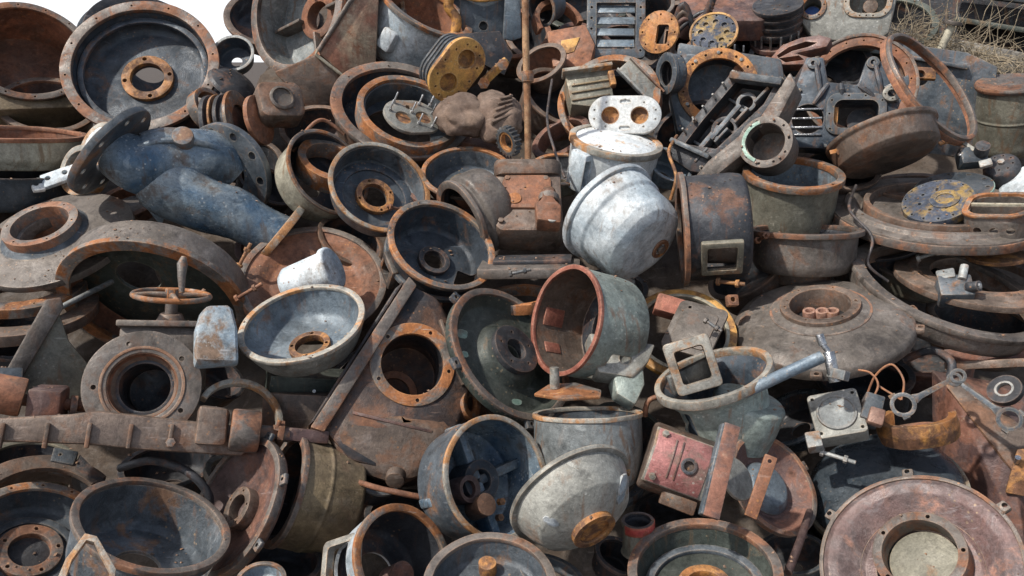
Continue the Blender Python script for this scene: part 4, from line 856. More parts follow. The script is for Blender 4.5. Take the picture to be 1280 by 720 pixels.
t.hull('lower_body', [Vector(q(t,*v)) for v in [(408,536,.0),(436,512,.02),(500,530,.05),(560,522,.04),(592,536,-.1),(586,566,-.1),(500,606,.0),(436,584,-.1),(420,540,-.6),(600,540,-.6),(500,600,-.5)]], 'brown', .08, wob=.05)
t.ring('bearing_ring', .22, .32, -.85, -.7, 'rust', c=q(t,500,480)); t.add('boss', cyl_bm(q(t,494,590,.05), q(t,490,600,.15), .12, seg=20, c=.03), 'brown')
t = T('round_cover', 'dark round cover with green paint flecks and a hub beside the black box housing', 'cover', 640, 440, 94, .62, 38, .10)
t.add('dish', lathe_bm([(.14,-.05),(.34,.02),(.42,-.02),(.50,-.14),(.80,-.16),(.90,-.02),(1,-.0),(1,-.12),(.85,-.24),(.4,-.26),(.14,-.2)], 88, .02), 'green')
t.ring('rim', .90, 1.0, -.06, .02, 'rimbrown'); t.ring('hub', .15, .36, -.1, .10, 'dark', n=5, hr=.02)
for a in (128, 188, 262): t.lug(a, .98, 'slate', -.03)
for (x, y, s_) in ((-.62,.35,.09),(-.45,-.35,.07),(-.7,.05,.06),(-.1,-.65,.07)): t.add('paint_patch', xf(lathe_bm([(0,-.148),(s_,-.150),(s_,-.16),(0,-.16)], 9, 0), (x,y,0), s=(1.3,.8,1)), 'mint')
t = T('red_rimmed_drum', 'grey green drum with a red painted rim and brown inside, mouth facing left', 'drum', 706, 400, 71, .60, 168, .24)
t.shell('body', [(.97,-.02),(.97,-.9),(.94,-1.15),(.85,-1.2),(.55,-1.2)], .045, 'greygreen', 'brown', cut=[box_bm(.5,.7,.55,(.55,-.75,-.75),(0,0,-35),.03)])
t.ring('rim', .915, 1.0, -.05, .02, 'oxide')
t.add('inner_patch', box_bm(.05,.34,.44,(-.905,.12,-.42),(0,0,-6),.01), 'oxide', wob=0)
t.add('inner_patch', box_bm(.05,.22,.34,(-.80,-.46,-.40),(0,0,30),.01), 'oxide', wob=0)
t.ring('inner_ring', .5, .8, -1.15, -1.05, 'dark')
t = T('cast_bracket', 'rust stained pale bracket casting under the red rimmed drum', 'bracket', 762, 448, 40, .9, 60, .20)
t.add('web', prism_bm(qq(t, [(738,412),(790,422),(826,428),(812,452),(790,474),(745,466)]), -.9, .0, .10), 'greybeige', wob=.06, cut=[cyl_bm(q(t,782,448,-.1), q(t,786,448,.5), .2)])
t.add('leg', prism_bm(qq(t, [(765,470),(806,455),(804,482),(790,508),(768,492)]), -.9, -.1, .09), 'greygreen', wob=.05); t.add('top_pad', box_bm(1.2,.5,.3,q(t,778,424,.05),(0,0,-8),.06), 'rimrust')
t = T('foot_bracket', 'rusty flat foot bracket lying under the mouth of the red rimmed drum', 'bracket', 706, 488, 38, .35, 92, .22)
t.add('plate', prism_bm([(-1,-.3),(-.6,.6),(.3,.8),(1.2,.1),(1.2,-.5),(0,-.7)], -.12, .0, .04), 'rimrust'); t.add('post', cyl_bm((-.35,.2,0),(-.35,.3,.7),.16), 'greybeige')
t = T('ring_flange', 'white and orange streaked ring standing behind the grey square lid', 'ring', 853, 414, 68, .82, 80, .0)
t.ring('ring', .80, 1, -.14, 0, 'yellow', cr=.04); t.ring('inner_edge', .79, .86, -.1, .03, 'cream')
t = T('square_hatch', 'smooth grey square lid with rounded corners leaning in the white and orange ring', 'lid', 868, 410, 38, .82, 100, .12, spin=-18)
t.add('lid', prism_bm(oval(.85,1.0,6,.22), -.14, 0, .03), 'taupe', cut=[cyl_bm((-.45,.75,-.3),(-.45,.75,.3),.06,seg=10)]); t.add('panel', prism_bm(oval(.62,.72,6,.15,(0,-.05)), .0, .05, .03), 'taupe')
t = T('oxide_block', 'rust red block wedged behind the grey square lid', 'block', 838, 382, 22, .9, 70, .06)
t.box('block', 1.7, 1.1, 1, (0,0,-.3), 'oxide', (0,0,-18), .12)
t = T('frame_housing', 'pale green housing with an open ring and square neck before the grey square lid', 'housing', 890, 466, 76, .40, 106, .26)
t.ring('rim', .89, 1.0, -.16, 0, 'rimpale', cr=.03)
t.shell('body', [(.95,-.14),(.80,-.3),(.74,-.9),(.6,-1.1),(.3,-1.15)], .05, 'greygreen', 'darkblue', cut=[box_bm(.8,1,.55,(-.55,-.75,-.62),(0,0,-30),.03)])
fr = t.add('neck_frame', xf(prism_bm(oval(.38,.44,4,.08), -.85, 0, .03), t.w(866,456,.36), (t.inv.to_3x3() @ (CAM-W(866,456)).normalized())), 'rimpale', cut=[xf(prism_bm(oval(.24,.28,4,.05), -1, 1, 0), t.w(866,456,.36), (t.inv.to_3x3() @ (CAM-W(866,456)).normalized()))])
t.add('rib', box_bm(.12,.9,.35,(-.32,-.1,.02),(0,0,-28),.03), 'grey')
t = T('round_drum', 'pale green grey drum body with white paint flecks below the blue handle pipe', 'drum', 938, 498, 46, .35, 70, .22)
t.add('body', lathe_bm([(0,0),(.9,0),(1,-.1),(.98,-.7),(.90,-1.35),(0,-1.4)], 64, .03), 'greygreen', cut=[box_bm(.5,.5,.5,(-.8,-.5,-.9),(0,0,0),.03)])
t = T('handle_pipe', 'shiny blue grey pipe handle reaching up to a chrome fitting', 'pipe', 980, 468, 60, 1, 90, .42)
t.add('pipe', tube_bm([q(t,931,491,.2), q(t,985,465,.1), q(t,1026,446,.0)], .13, 20, False), 'blueish'); t.add('pipe_mouth', cyl_bm(q(t,930,491.5,.19), q(t,932,490.6,.19), .12, seg=20), 'rust')
t.add('arm', tube_bm([q(t,975,470,.12), q(t,1028,446,.02)], .10, 16), 'grey')
t.add('fitting', join(cyl_bm(q(t,1040,478,.02), q(t,1034,440,.02), .12, seg=16), cyl_bm(q(t,1034,440,.02), q(t,1027,430,.02), .06, seg=12), cyl_bm(q(t,1028,432,.02), q(t,1024,418,.02), .09, seg=12)), 'chrome')
t.add('fitting_nut', hexa_bm(q(t,1043,474,.02), q(t,1046,462,.02), .22), 'grey')
t = T('square_pump', 'small grey square pump with a round face right of the blue handle pipe', 'pump', 1046, 516, 38, .88, 95, .30)
t.add('housing', xf(prism_bm(oval(.82,.85,4,.15), -.7, 0, .05), rot=(0,0,12)), 'greybeige', cut=[xf(h, rot=(0,0,12)) for h in [cyl_bm((x,y,-.2),(x,y,.3),.06,seg=10,c=0) for x in (-.66,.66) for y in (-.66,.66)]])
t.add('round_face', lathe_bm([(0,.04),(.56,.04),(.58,.09),(.64,.09),(.66,-.02),(0,-.02)], 48, .01), 'grey'); t.box('side_block', .62, 1.0, .7, (1.05,.25,-.3), 'slate', (0,15,-14), .06); t.add('side_cover', box_bm(.5,.62,.3,(1.2,-.15,-.02),(0,15,-14),.08), 'salmon')
t.box('lower_port', .5, .6, .5, (-.75,-1.0,-.2), 'grey', (0,0,12), .06)
t = T('wire_coil', 'loose bent copper brown wires hanging right of the small square pump', 'wire', 1108, 478, 40, 1, 90, .25)
for pts in ([(1082,500),(1095,470),(1115,455),(1128,475),(1124,500)], [(1075,462),(1090,466),(1098,482),(1085,510)], [(1098,482),(1112,492),(1124,500)]):
    t.tube('wire', curve([q(t,*p,.1*i) for i, p in enumerate(pts)], 8), .035, 'rust', seg=8)
t = T('bearing_half_shell', 'orange brown curved bearing shell under the connecting rod', 'bearing shell', 1144, 520, 48, .30, 96, .28)
t.add('shell', lathe_bm([(.80,0),(1,0),(1,-.14),(1.03,-.3),(.98,-.62),(.84,-.62)], 64, .02, a0=150, a1=385), 'orange', wob=.03); t.ring('floor', .3, .85, -.55, -.45, 'rust')
def conrod(label, p0, p1, mat, lift=.36):
    t = T('connecting_rod', label, 'connecting rod', *p0, 16, 1, 90, lift, group='connecting rods on the right'); d = Vector(q(t,*p1,.0)); L = d.length; dn = d/L
    b = t.ring('big_end', .66, 1.0, -.2, .2, mat, seg=40, cr=.04, sc3=(1,1,1))
    a = dn*.95; e = dn*(L-.55); side = Vector((-dn.y, dn.x, 0))
    bm = prism_bm([tuple((a+side*.42)[:2]), tuple((a+dn*.5+side*.25)[:2]), tuple((e+side*.17)[:2]), tuple((e-side*.17)[:2]), tuple((a+dn*.5-side*.25)[:2]), tuple((a-side*.42)[:2])], -.12, .12, .04)
    t.add('shank', bm, mat); t.ring('small_end', .36, .62, -.2, .2, mat, c=tuple(d), seg=32, cr=.04)
    for s_ in (-1, 1): pp = side*.95*s_-dn*.3; t.add('cap_bolt', hexa_bm(pp-dn*.3, pp+dn*.25, .2), 'slate')
    return t
conrod('grey connecting rod with its big end above the orange bearing shell', (1129,506), (1194,470), 'slate')
conrod('dark connecting rod slanting down to the right edge across the rusty box corner', (1262,524), (1202,470), 'slate')
t = T('bearing_ring', 'small black ring with a pale inner face at the right edge above the slanting rod', 'ring', 1255, 486, 18, .8, 120, .26)
t.ring('outer', .6, 1.2, -.5, 0, 'dark', seg=40); t.ring('inner', .5, .66, -.3, .05, 'grey', seg=40)
t = T('rust_beam_box', 'tall rusty box section with a brown top flange at the right edge', 'box section', 1225, 540, 100, 1, 90, .10)
t.hull('side', [Vector(q(t,*v)) for v in [(1172,452,-.5),(1196,486,.0),(1258,590,.1),(1262,690,.1),(1180,650,-.5),(1165,560,-.6),(1300,480,-1.2),(1310,690,-1.0)]], 'maroon', .02)
t.hull('top_flange', [Vector(q(t,*v)) for v in [(1188,474,.02),(1208,466,-.15),(1310,570,.0),(1310,600,.1),(1262,598,.14),(1256,590,.12),(1205,470,-.25),(1310,572,-.1)]], 'brown', .02)
t.add('end_tab', prism_bm(qq(t, [(1264,562),(1290,560),(1276,622),(1246,616)]), .10, .16, .02), 'orange', wob=.02); t.tube('pin', [q(t,1262,578,.16), q(t,1264,572,.24)], .035, 'chrome')
t = T('angle_iron', 'brown angle iron running to the right edge behind the slanting rod', 'angle iron', 1240, 455, 50, 1, 90, .05)
t.box('flange', 2.2, .22, .6, (0,0,0), 'brown', (0,0,3), .03); t.box('web', 2.2, .5, .08, (0,.2,-.3), 'maroon', (0,0,3), .02)
t = T('pulley_cone', 'large dusty cone shaped disc with a deep hub and pink ports inside, centre right', 'disc', 1026, 402, 110, .52, 92, .06)
t.add('cone', lathe_bm([(.40,.20),(.46,.20),(.60,.13),(.84,.09),(.98,0),(1,-.05),(1,-.14),(.94,-.12),(.6,.05),(.38,.18)], 96, .015), 'taupe')
t.ring('hub', .33, .44, -.2, .25, 'brown', n=6, hr=.014); t.ring('hub_groove', .44, .56, .12, .165, 'rimbrown')
t.add('hub_floor', lathe_bm([(0,.0),(.34,.0),(.34,-.1),(0,-.1)], 48), 'dark')
for x in (-.12, .02, .13): t.ring('port', .04, .075, -.02, .15, 'salmon', c=(x,.02 if x else .03,0), seg=24)
for a in (355, 20, 190, 270): t.lug(a, .98, 'brown', -.05, .13, .12)
t = T('small_nut', 'small square rusty nut left of the dusty cone shaped disc', 'nut', 915, 376, 9, .9, 60, .1)
t.add('nut', box_bm(1.6,1.6,1.2,(0,0,0),(10,10,5),.2), 'rust', cut=[cyl_bm((0,0,-2),(0,0,2),.35)])
# ------------------------------------------------------------------ bottom
t = T('flywheel_housing', 'large grey housing with an orange rim and black hub hole in the bottom left corner', 'housing', 42, 672, 92, .82, 84, .16)
t.cup(.45, .80, .05, 'slate', 'slate', 'rimrust', .87, .07, 14, hub=(.44,.28,.10,'rimbrown',5), hole=.28, hr=.02)
t.add('hub_plug', lathe_bm([(0,-.42),(.29,-.42),(.29,-.50),(0,-.50)], 48), 'dark'); t.ring('inner_step', .5, .62, -.44, -.36, 'slate')
t = T('arched_casting', 'dark curved frame segment with screw holes above the orange rimmed corner housing', 'frame', 52, 640, 92, .80, 88, .06)
t.add('frame', lathe_bm([(.80,0),(1.06,0),(1.06,-.5),(.95,-.5),(.94,-.1),(.80,-.1)], 60, .015, a0=40, a1=170), 'brown'); t.add('corner_plate', prism_bm([(.02,.92),(.34,.85),(.40,1.12),(.05,1.2)], -.3, .03, .02), 'slate', cut=[cyl_bm((.15,1.05,-1),(.15,1.05,1),.02,seg=10,c=0)])
t.add('side_wall', prism_bm([(.35,.80),(.95,.3),(1.0,.35),(.42,1.1)], -.5, .0, .02), 'dark')
t = T('round_housing', 'deep cup with a brown and orange rim and grey blue inside at the bottom left', 'housing', 193, 652, 100, .56, 75, .34)
t.cup(.75, .84, .05, 'slate', 'slate', 'rimbrown', .90, .08, cut=[box_bm(.42,.9,.5,(.45,-.55,-.5),(0,0,40),.02)], lip=.98, hole=.3)
t = T('window_frame', 'pale edged angular frame standing in front of the deep bottom left cup', 'frame', 112, 698, 40, .95, 100, .64)
t.add('frame', prism_bm([(-.95,-1.2),(-.70,.0),(-.28,.85),(.10,.75),(.85,-.35),(.85,-1.3)], -.35, 0, .03), 'rimpale', cut=[prism_bm([(-.72,-1.5),(-.52,-.05),(-.20,.62),(.04,.55),(.66,-.42),(.66,-1.6)], -1, 1, 0)])
t = T('brake_disc_cover', 'dark pinkish dish standing on edge right of the deep bottom left cup', 'cover', 292, 632, 90, .50, 160, .10)
t.add('dish', lathe_bm([(.1,-.22),(.55,-.2),(.85,-.05),(.96,0),(1,-.04),(1,-.14),(.85,-.15),(.5,-.3),(.1,-.32)], 80, .02), 'maroon'); t.ring('rim', .92, 1.02, -.1, .03, 'rimbrown'); t.ring('hub', .18, .30, -.25, -.05, 'brown', n=5, hr=.02)
for a in (20, 75, 330): t.lug(a, 1.0, 'slate', -.02)
t = T('khaki_drum', 'khaki yellow drum standing on its side under the rod end', 'drum', 352, 612, 72, .30, 168, .0)
t.shell('body', [(.97,-.02),(.97,-.5),(.99,-.55),(.97,-.6),(.94,-1.2),(.8,-1.25),(.3,-1.25)], .05, 'khaki', 'dark'); t.ring('rim', .88, 1.02, -.08, .02, 'rimbrown')
t = T('dark_shell', 'small black shell in the gap right of the khaki drum', 'shell', 468, 592, 36, .6, 60, -.05)
t.cup(.8,.8,.06,'dark','dark','slate',.85,.1)
t = T('pump_end_housing', 'light blue grey housing with an orange brown round mouth at the bottom', 'housing', 506, 700, 74, .80, 25, .26)
t.shell('body', [(.97,-.04),(.93,-.5),(.86,-.92),(.74,-1.02),(.4,-1.05)], .06, 'light', 'dark', cut=[box_bm(.9,.7,.5,(-.9,.05,-.62),(0,0,0),.05)])
t.ring('rim', .86, 1.0, -.09, 0, 'rimrust', cr=.025)
t.add('window_frame', xf(prism_bm(oval(.55,.42,5,.12), -.1, .06, .03), (-.92,.0,-.6), (-1,.15,.25)), 'rimpale', cut=[xf(prism_bm(oval(.42,.28,5,.08), -1, 1, 0), (-.92,.0,-.6), (-1,.15,.25))])
t.add('inner_boss', cyl_bm((.3,-.1,-1),(.3,-.1,-.5),.22), 'maroon')
t = T('flywheel_ring', 'brown ring housing cut by the bottom edge below the blue inside drum', 'ring housing', 612, 728, 86, .76, 92, .34)
t.cup(.45,.8,.05,'rust','slate','rimbrown',.86,.08,hub=(.3,.2,.15,'blueish',0),hole=.2); t.add('plug', cyl_bm((-.05,.55,-.45),(-.05,.55,-.2),.14), 'orange')
t = T('spider_drum', 'grey drum with a deep blue spider casting inside, mouth facing right', 'drum', 622, 596, 79, .82, 12, .20)
t.shell('body', [(.98,-.02),(.96,-.7),(.92,-1.0),(.8,-1.04),(.3,-1.04)], .045, 'slate', 'blue'); t.ring('rim', .91, 1.0, -.05, .02, 'rimpale', cr=.02)
for a in (20, 110, 200, 290): t.add('spoke', xf(box_bm(.95,.16,.4,(.5,0,-.75),(0,0,0),.04), rot=(0,0,a)), 'blue')
t.ring('hub', .18, .34, -1.0, -.45, 'darkblue', seg=48); t.add('bearing', cyl_bm((-.35,-.15,-.7),(-.3,-.15,-.35),.22,seg=28), 'maroon', cut=[cyl_bm((-.35,-.15,-.6),(-.3,-.15,0),.14)]); t.add('side_cup', cyl_bm((-.1,-.45,-.6),(-.1,-.4,-.2),.18), 'brown')
t.bolt((.35,-.35,-.5),(0,0,1),.06,.1,'orange'); t.bolt((.3,-.6,-.5),(0,0,1),.06,.1,'orange')
t = T('round_drum', 'smooth grey blue drum standing behind the upturned grey bowl', 'drum', 734, 517, 68, .12, 91, .12)
t.shell('body', [(.99,0),(1.0,-.5),(.97,-1.1),(.8,-1.3),(.3,-1.3)], .05, 'grey', 'slate'); t.ring('lip', .92, 1.02, -.05, .03, 'rimpale')
t = T('upturned_bowl', 'tilted grey bowl seen from below with an orange hub at its base', 'bowl', 741, 661, 30, .45, -58, .36)
k = 88/30
t.add('body', lathe_bm([(0,-.02),(.9,-.02),(1.0,-.1),(1.5,-.25),(2.15,-.6),(2.5,-1.2),(2.75,-1.9),(2.6,-1.9),(2.3,-1.2),(1.4,-.5),(0,-.3)], 88, .05), 'greybeige', wob=.02)
t.ring('rim', 2.62, 2.95, -2.05, -1.82, 'greybeige', cr=.05, n=0, seg=88); t.ring('hub', .7, 1.0, -.1, .18, 'orange'); t.add('hub_face', lathe_bm([(0,.06),(.72,.06),(.72,-.1),(0,-.1)], 48, .02), 'orange')
t.bolt((2.2,1.55,-1.8),(.3,.3,-.4),.22,.2,'yellow')
for (an_, r_, w_) in ((62,1.9,.34),(70,2.2,.28),(185,2.0,.22),(150,1.75,.12)):
    t.add('paint_flake', xf(lathe_bm([(0,.03),(w_,.0),(w_*.9,-.12),(0,-.12)], 9, 0), (r_*math.cos(R(an_)), r_*math.sin(R(an_)), -.48-.45*(r_-1.9)), (.55*math.cos(R(an_)), .55*math.sin(R(an_)), .85), s=(1,1.7,1)), 'light', wob=.09)
t = T('pink_gear_case', 'pink painted round gear case with a black bolt hole right of the upturned bowl', 'gear case', 848, 578, 52, 1, 90, .20)
ax_ = Vector((.93,-.34,-.12)).normalized(); xx_ = Vector((.1,.35,.93)); xx_ = (xx_-ax_*xx_.dot(ax_)).normalized(); yy_ = ax_.cross(xx_)
G = Matrix.Translation(Vector(q(t,806,566,-.62))) @ Matrix((xx_, yy_, ax_)).transposed().to_4x4()
def gx(bm): bmesh.ops.transform(bm, matrix=G, verts=bm.verts); return bm
def gp(a, r_, z_): return G @ Vector((r_*math.cos(R(a)), r_*math.sin(R(a)), z_))
t.add('case', gx(lathe_bm([(0,0),(.80,0),(.86,.08),(.86,1.7),(.80,1.76),(0,1.76)], 64, .03)), 'brown')
t.add('cover', gx(lathe_bm(ringp(.80,.93,.10,1.45), 64, .03, a0=-28, a1=62)), 'pink', cut=[cyl_bm(gp(18,.3,1.0), gp(18,1.3,1.0), .13)])
t.add('cover_edge', gx(lathe_bm(ringp(.82,.90,.04,1.56), 64, .02, a0=-32, a1=66)), 'greybeige', cut=[cyl_bm(gp(18,.3,1.0), gp(18,1.3,1.0), .13)])
t.ring('bolt_socket', .12, .20, -.03, .05, 'darkblue', c=gp(18,.93,1.0), d=gp(18,1,1.0)-gp(18,0,1.0), seg=32)
for a_ in (-18, 50): t.bolt(gp(a_,.92,.26), gp(a_,1,.3)-gp(a_,0,.3), .09, .09, 'greybeige')
for z_ in (.55, .72): t.add('rib', gx(lathe_bm(ringp(.92,.96,z_,z_+.04), 64, .01, a0=-15, a1=45)), 'maroon')
t.add('end_flange', gx(lathe_bm([(.3,1.70),(1.0,1.70),(1.0,1.84),(.3,1.84)], 64, .02)), 'grey', cut=[cyl_bm(gp(a_,.9,1.5), gp(a_,.9,2.), .04, seg=10, c=0) for a_ in range(0, 360, 40)])
t.add('foot', box_bm(.9,.35,.5,q(t,845,628,-.45),(0,0,-20),.06), 'brown', wob=.03)
t = T('flat_bar', 'rusty flat bar leaning in front of the pink gear case', 'bar', 902, 588, 60, 1, 90, .44)
t.add('bar', box_bm(.36,2.05,.14,(0,0,0),(-12,14,-19),.03), 'maroon', wob=.01); t.add('bar_edge', box_bm(.07,2.0,.26,(-.20,.04,-.02),(-12,14,-19),.02), 'blueish')
t = T('flat_bar', 'second rusty flat bar leaning against the maroon drum cover', 'bar', 951, 608, 44, 1, 90, .36)
t.add('bar', box_bm(.36,1.9,.14,(0,0,0),(-10,10,-24),.03), 'rust', cut=[cyl_bm((.3,.72,-.4),(.3,.72,.4),.06,seg=12)])
t = T('round_plate', 'pale brown round plate peeping out between the two flat bars', 'plate', 922, 598, 28, .6, 20, .30)
t.add('plate', lathe_bm([(0,0),(1,0),(1,-.14),(0,-.14)], 48, .02), 'greybeige')
t = T('maroon_cover', 'maroon lined cover dish with lugs right of the two flat bars', 'cover', 968, 604, 66, .66, 28, .14)
t.add('dish', lathe_bm([(.1,-.3),(.6,-.28),(.86,-.05),(.95,0),(1,-.02),(1,-.12),(.88,-.14),(.62,-.38),(.1,-.4)], 80, .02), 'maroon'); t.ring('rim', .93, 1.03, -.1, .02, 'rimbrown')
for a in (285, 20, 120): t.lug(a, 1.02, 'rimbrown', -.03, .2, .14)
t.add('blue_hub', lathe_bm([(0,-.1),(.4,-.1),(.55,-.28),(0,-.28)], 48, .03), 'blueish')
t = T('painted_pipe_stub', 'upright pipe stub with a red painted lip between the bowl and the brown rimmed ring', 'pipe stub', 797, 650, 21, .50, 90, .20)
t.shell('stub', [(.98,.0),(.98,-.3),(.9,-.45),(1.0,-2.0),(1.1,-2.1)], .18, 'olive', 'dark'); t.add('red_lip', xf(lathe_bm(ringp(.98,1.03,-.6,-.02), 48, .01, a0=220, a1=370)), 'red')
t = T('dark_elbow', 'dark elbow casting below the red lipped pipe stub', 'elbow', 775, 694, 34, .6, 60, .12)
t.cup(.9,.8,.08,'dark','dark','dark',.8,.12)
t = T('round_housing', 'large brown rimmed dish with green grey inside cut by the bottom edge', 'housing', 880, 712, 98, .70, 88, .30)
t.cup(.42,.82,.05,'maroon','green','rimbrown',.87,.09,hub=(.36,.24,.12,'orange',0),hole=.24)
t.add('inner_step', lathe_bm(ringp(.68,.80,-.38,-.3), 72, .02), 'slate')
t = T('large_round_cover', 'large dusty pink round cover with lugs and a raised hub ring, bottom right', 'cover', 1146, 702, 127, .90, 112, .30)
t.add('dish', lathe_bm([(.44,-.20),(.56,-.22),(.70,-.12),(.80,-.03),(.90,.0),(.965,-.03),(.99,-.03),(1,-.06),(1,-.16),(.7,-.26),(.44,-.30)], 100, .012), 'pinkdisc')
t.ring('weld_ring', .60, .63, -.26, -.185, 'rimbrown', cr=.01)
t.ring('rim', .955, 1.0, -.1, .0, 'rimbrown', cr=.012); t.ring('hub', .36, .46, -.2, .05, 'rimbrown', n=5, hr=.022, a0=75, c=(.04,.08,0)); t.add('hub_floor', xf(lathe_bm([(0,-.2),(.35,-.2),(.35,-.28),(0,-.28)], 60, .01), (.04,.08,0)), 'olive')
for a in (35, 92, 147, 210, 330): t.lug(a, 1.0, 'taupe', -.04, .12, .11)
t = T('dome_drum', 'dark blue grey stained drum behind the dusty pink round cover', 'drum', 1102, 600, 98, .72, 96, .06)
t.add('dome', lathe_bm([(0,.18),(.5,.15),(.8,.07),(.95,-.08),(1,-.3),(1,-.6),(.9,-.6),(.2,-.1),(0,-.1)], 88, .03), 'tarblue'); t.ring('band', .98, 1.03, -.34, -.22, 'olive')
t = T('rusty_dish', 'small rust and blue rim at the bottom edge left of the light blue grey housing', 'rim', 326, 724, 32, .7, 100, .3)
t.cup(.6,.8,.06,'rust','blueish','rimrust',.82,.1)
t = T('flat_ring', 'dark grey ring under the bottom edge of the upturned bowl', 'ring', 690, 716, 44, .5, 70, .2)
t.ring('ring', .8, 1, -.4, 0, 'slate')
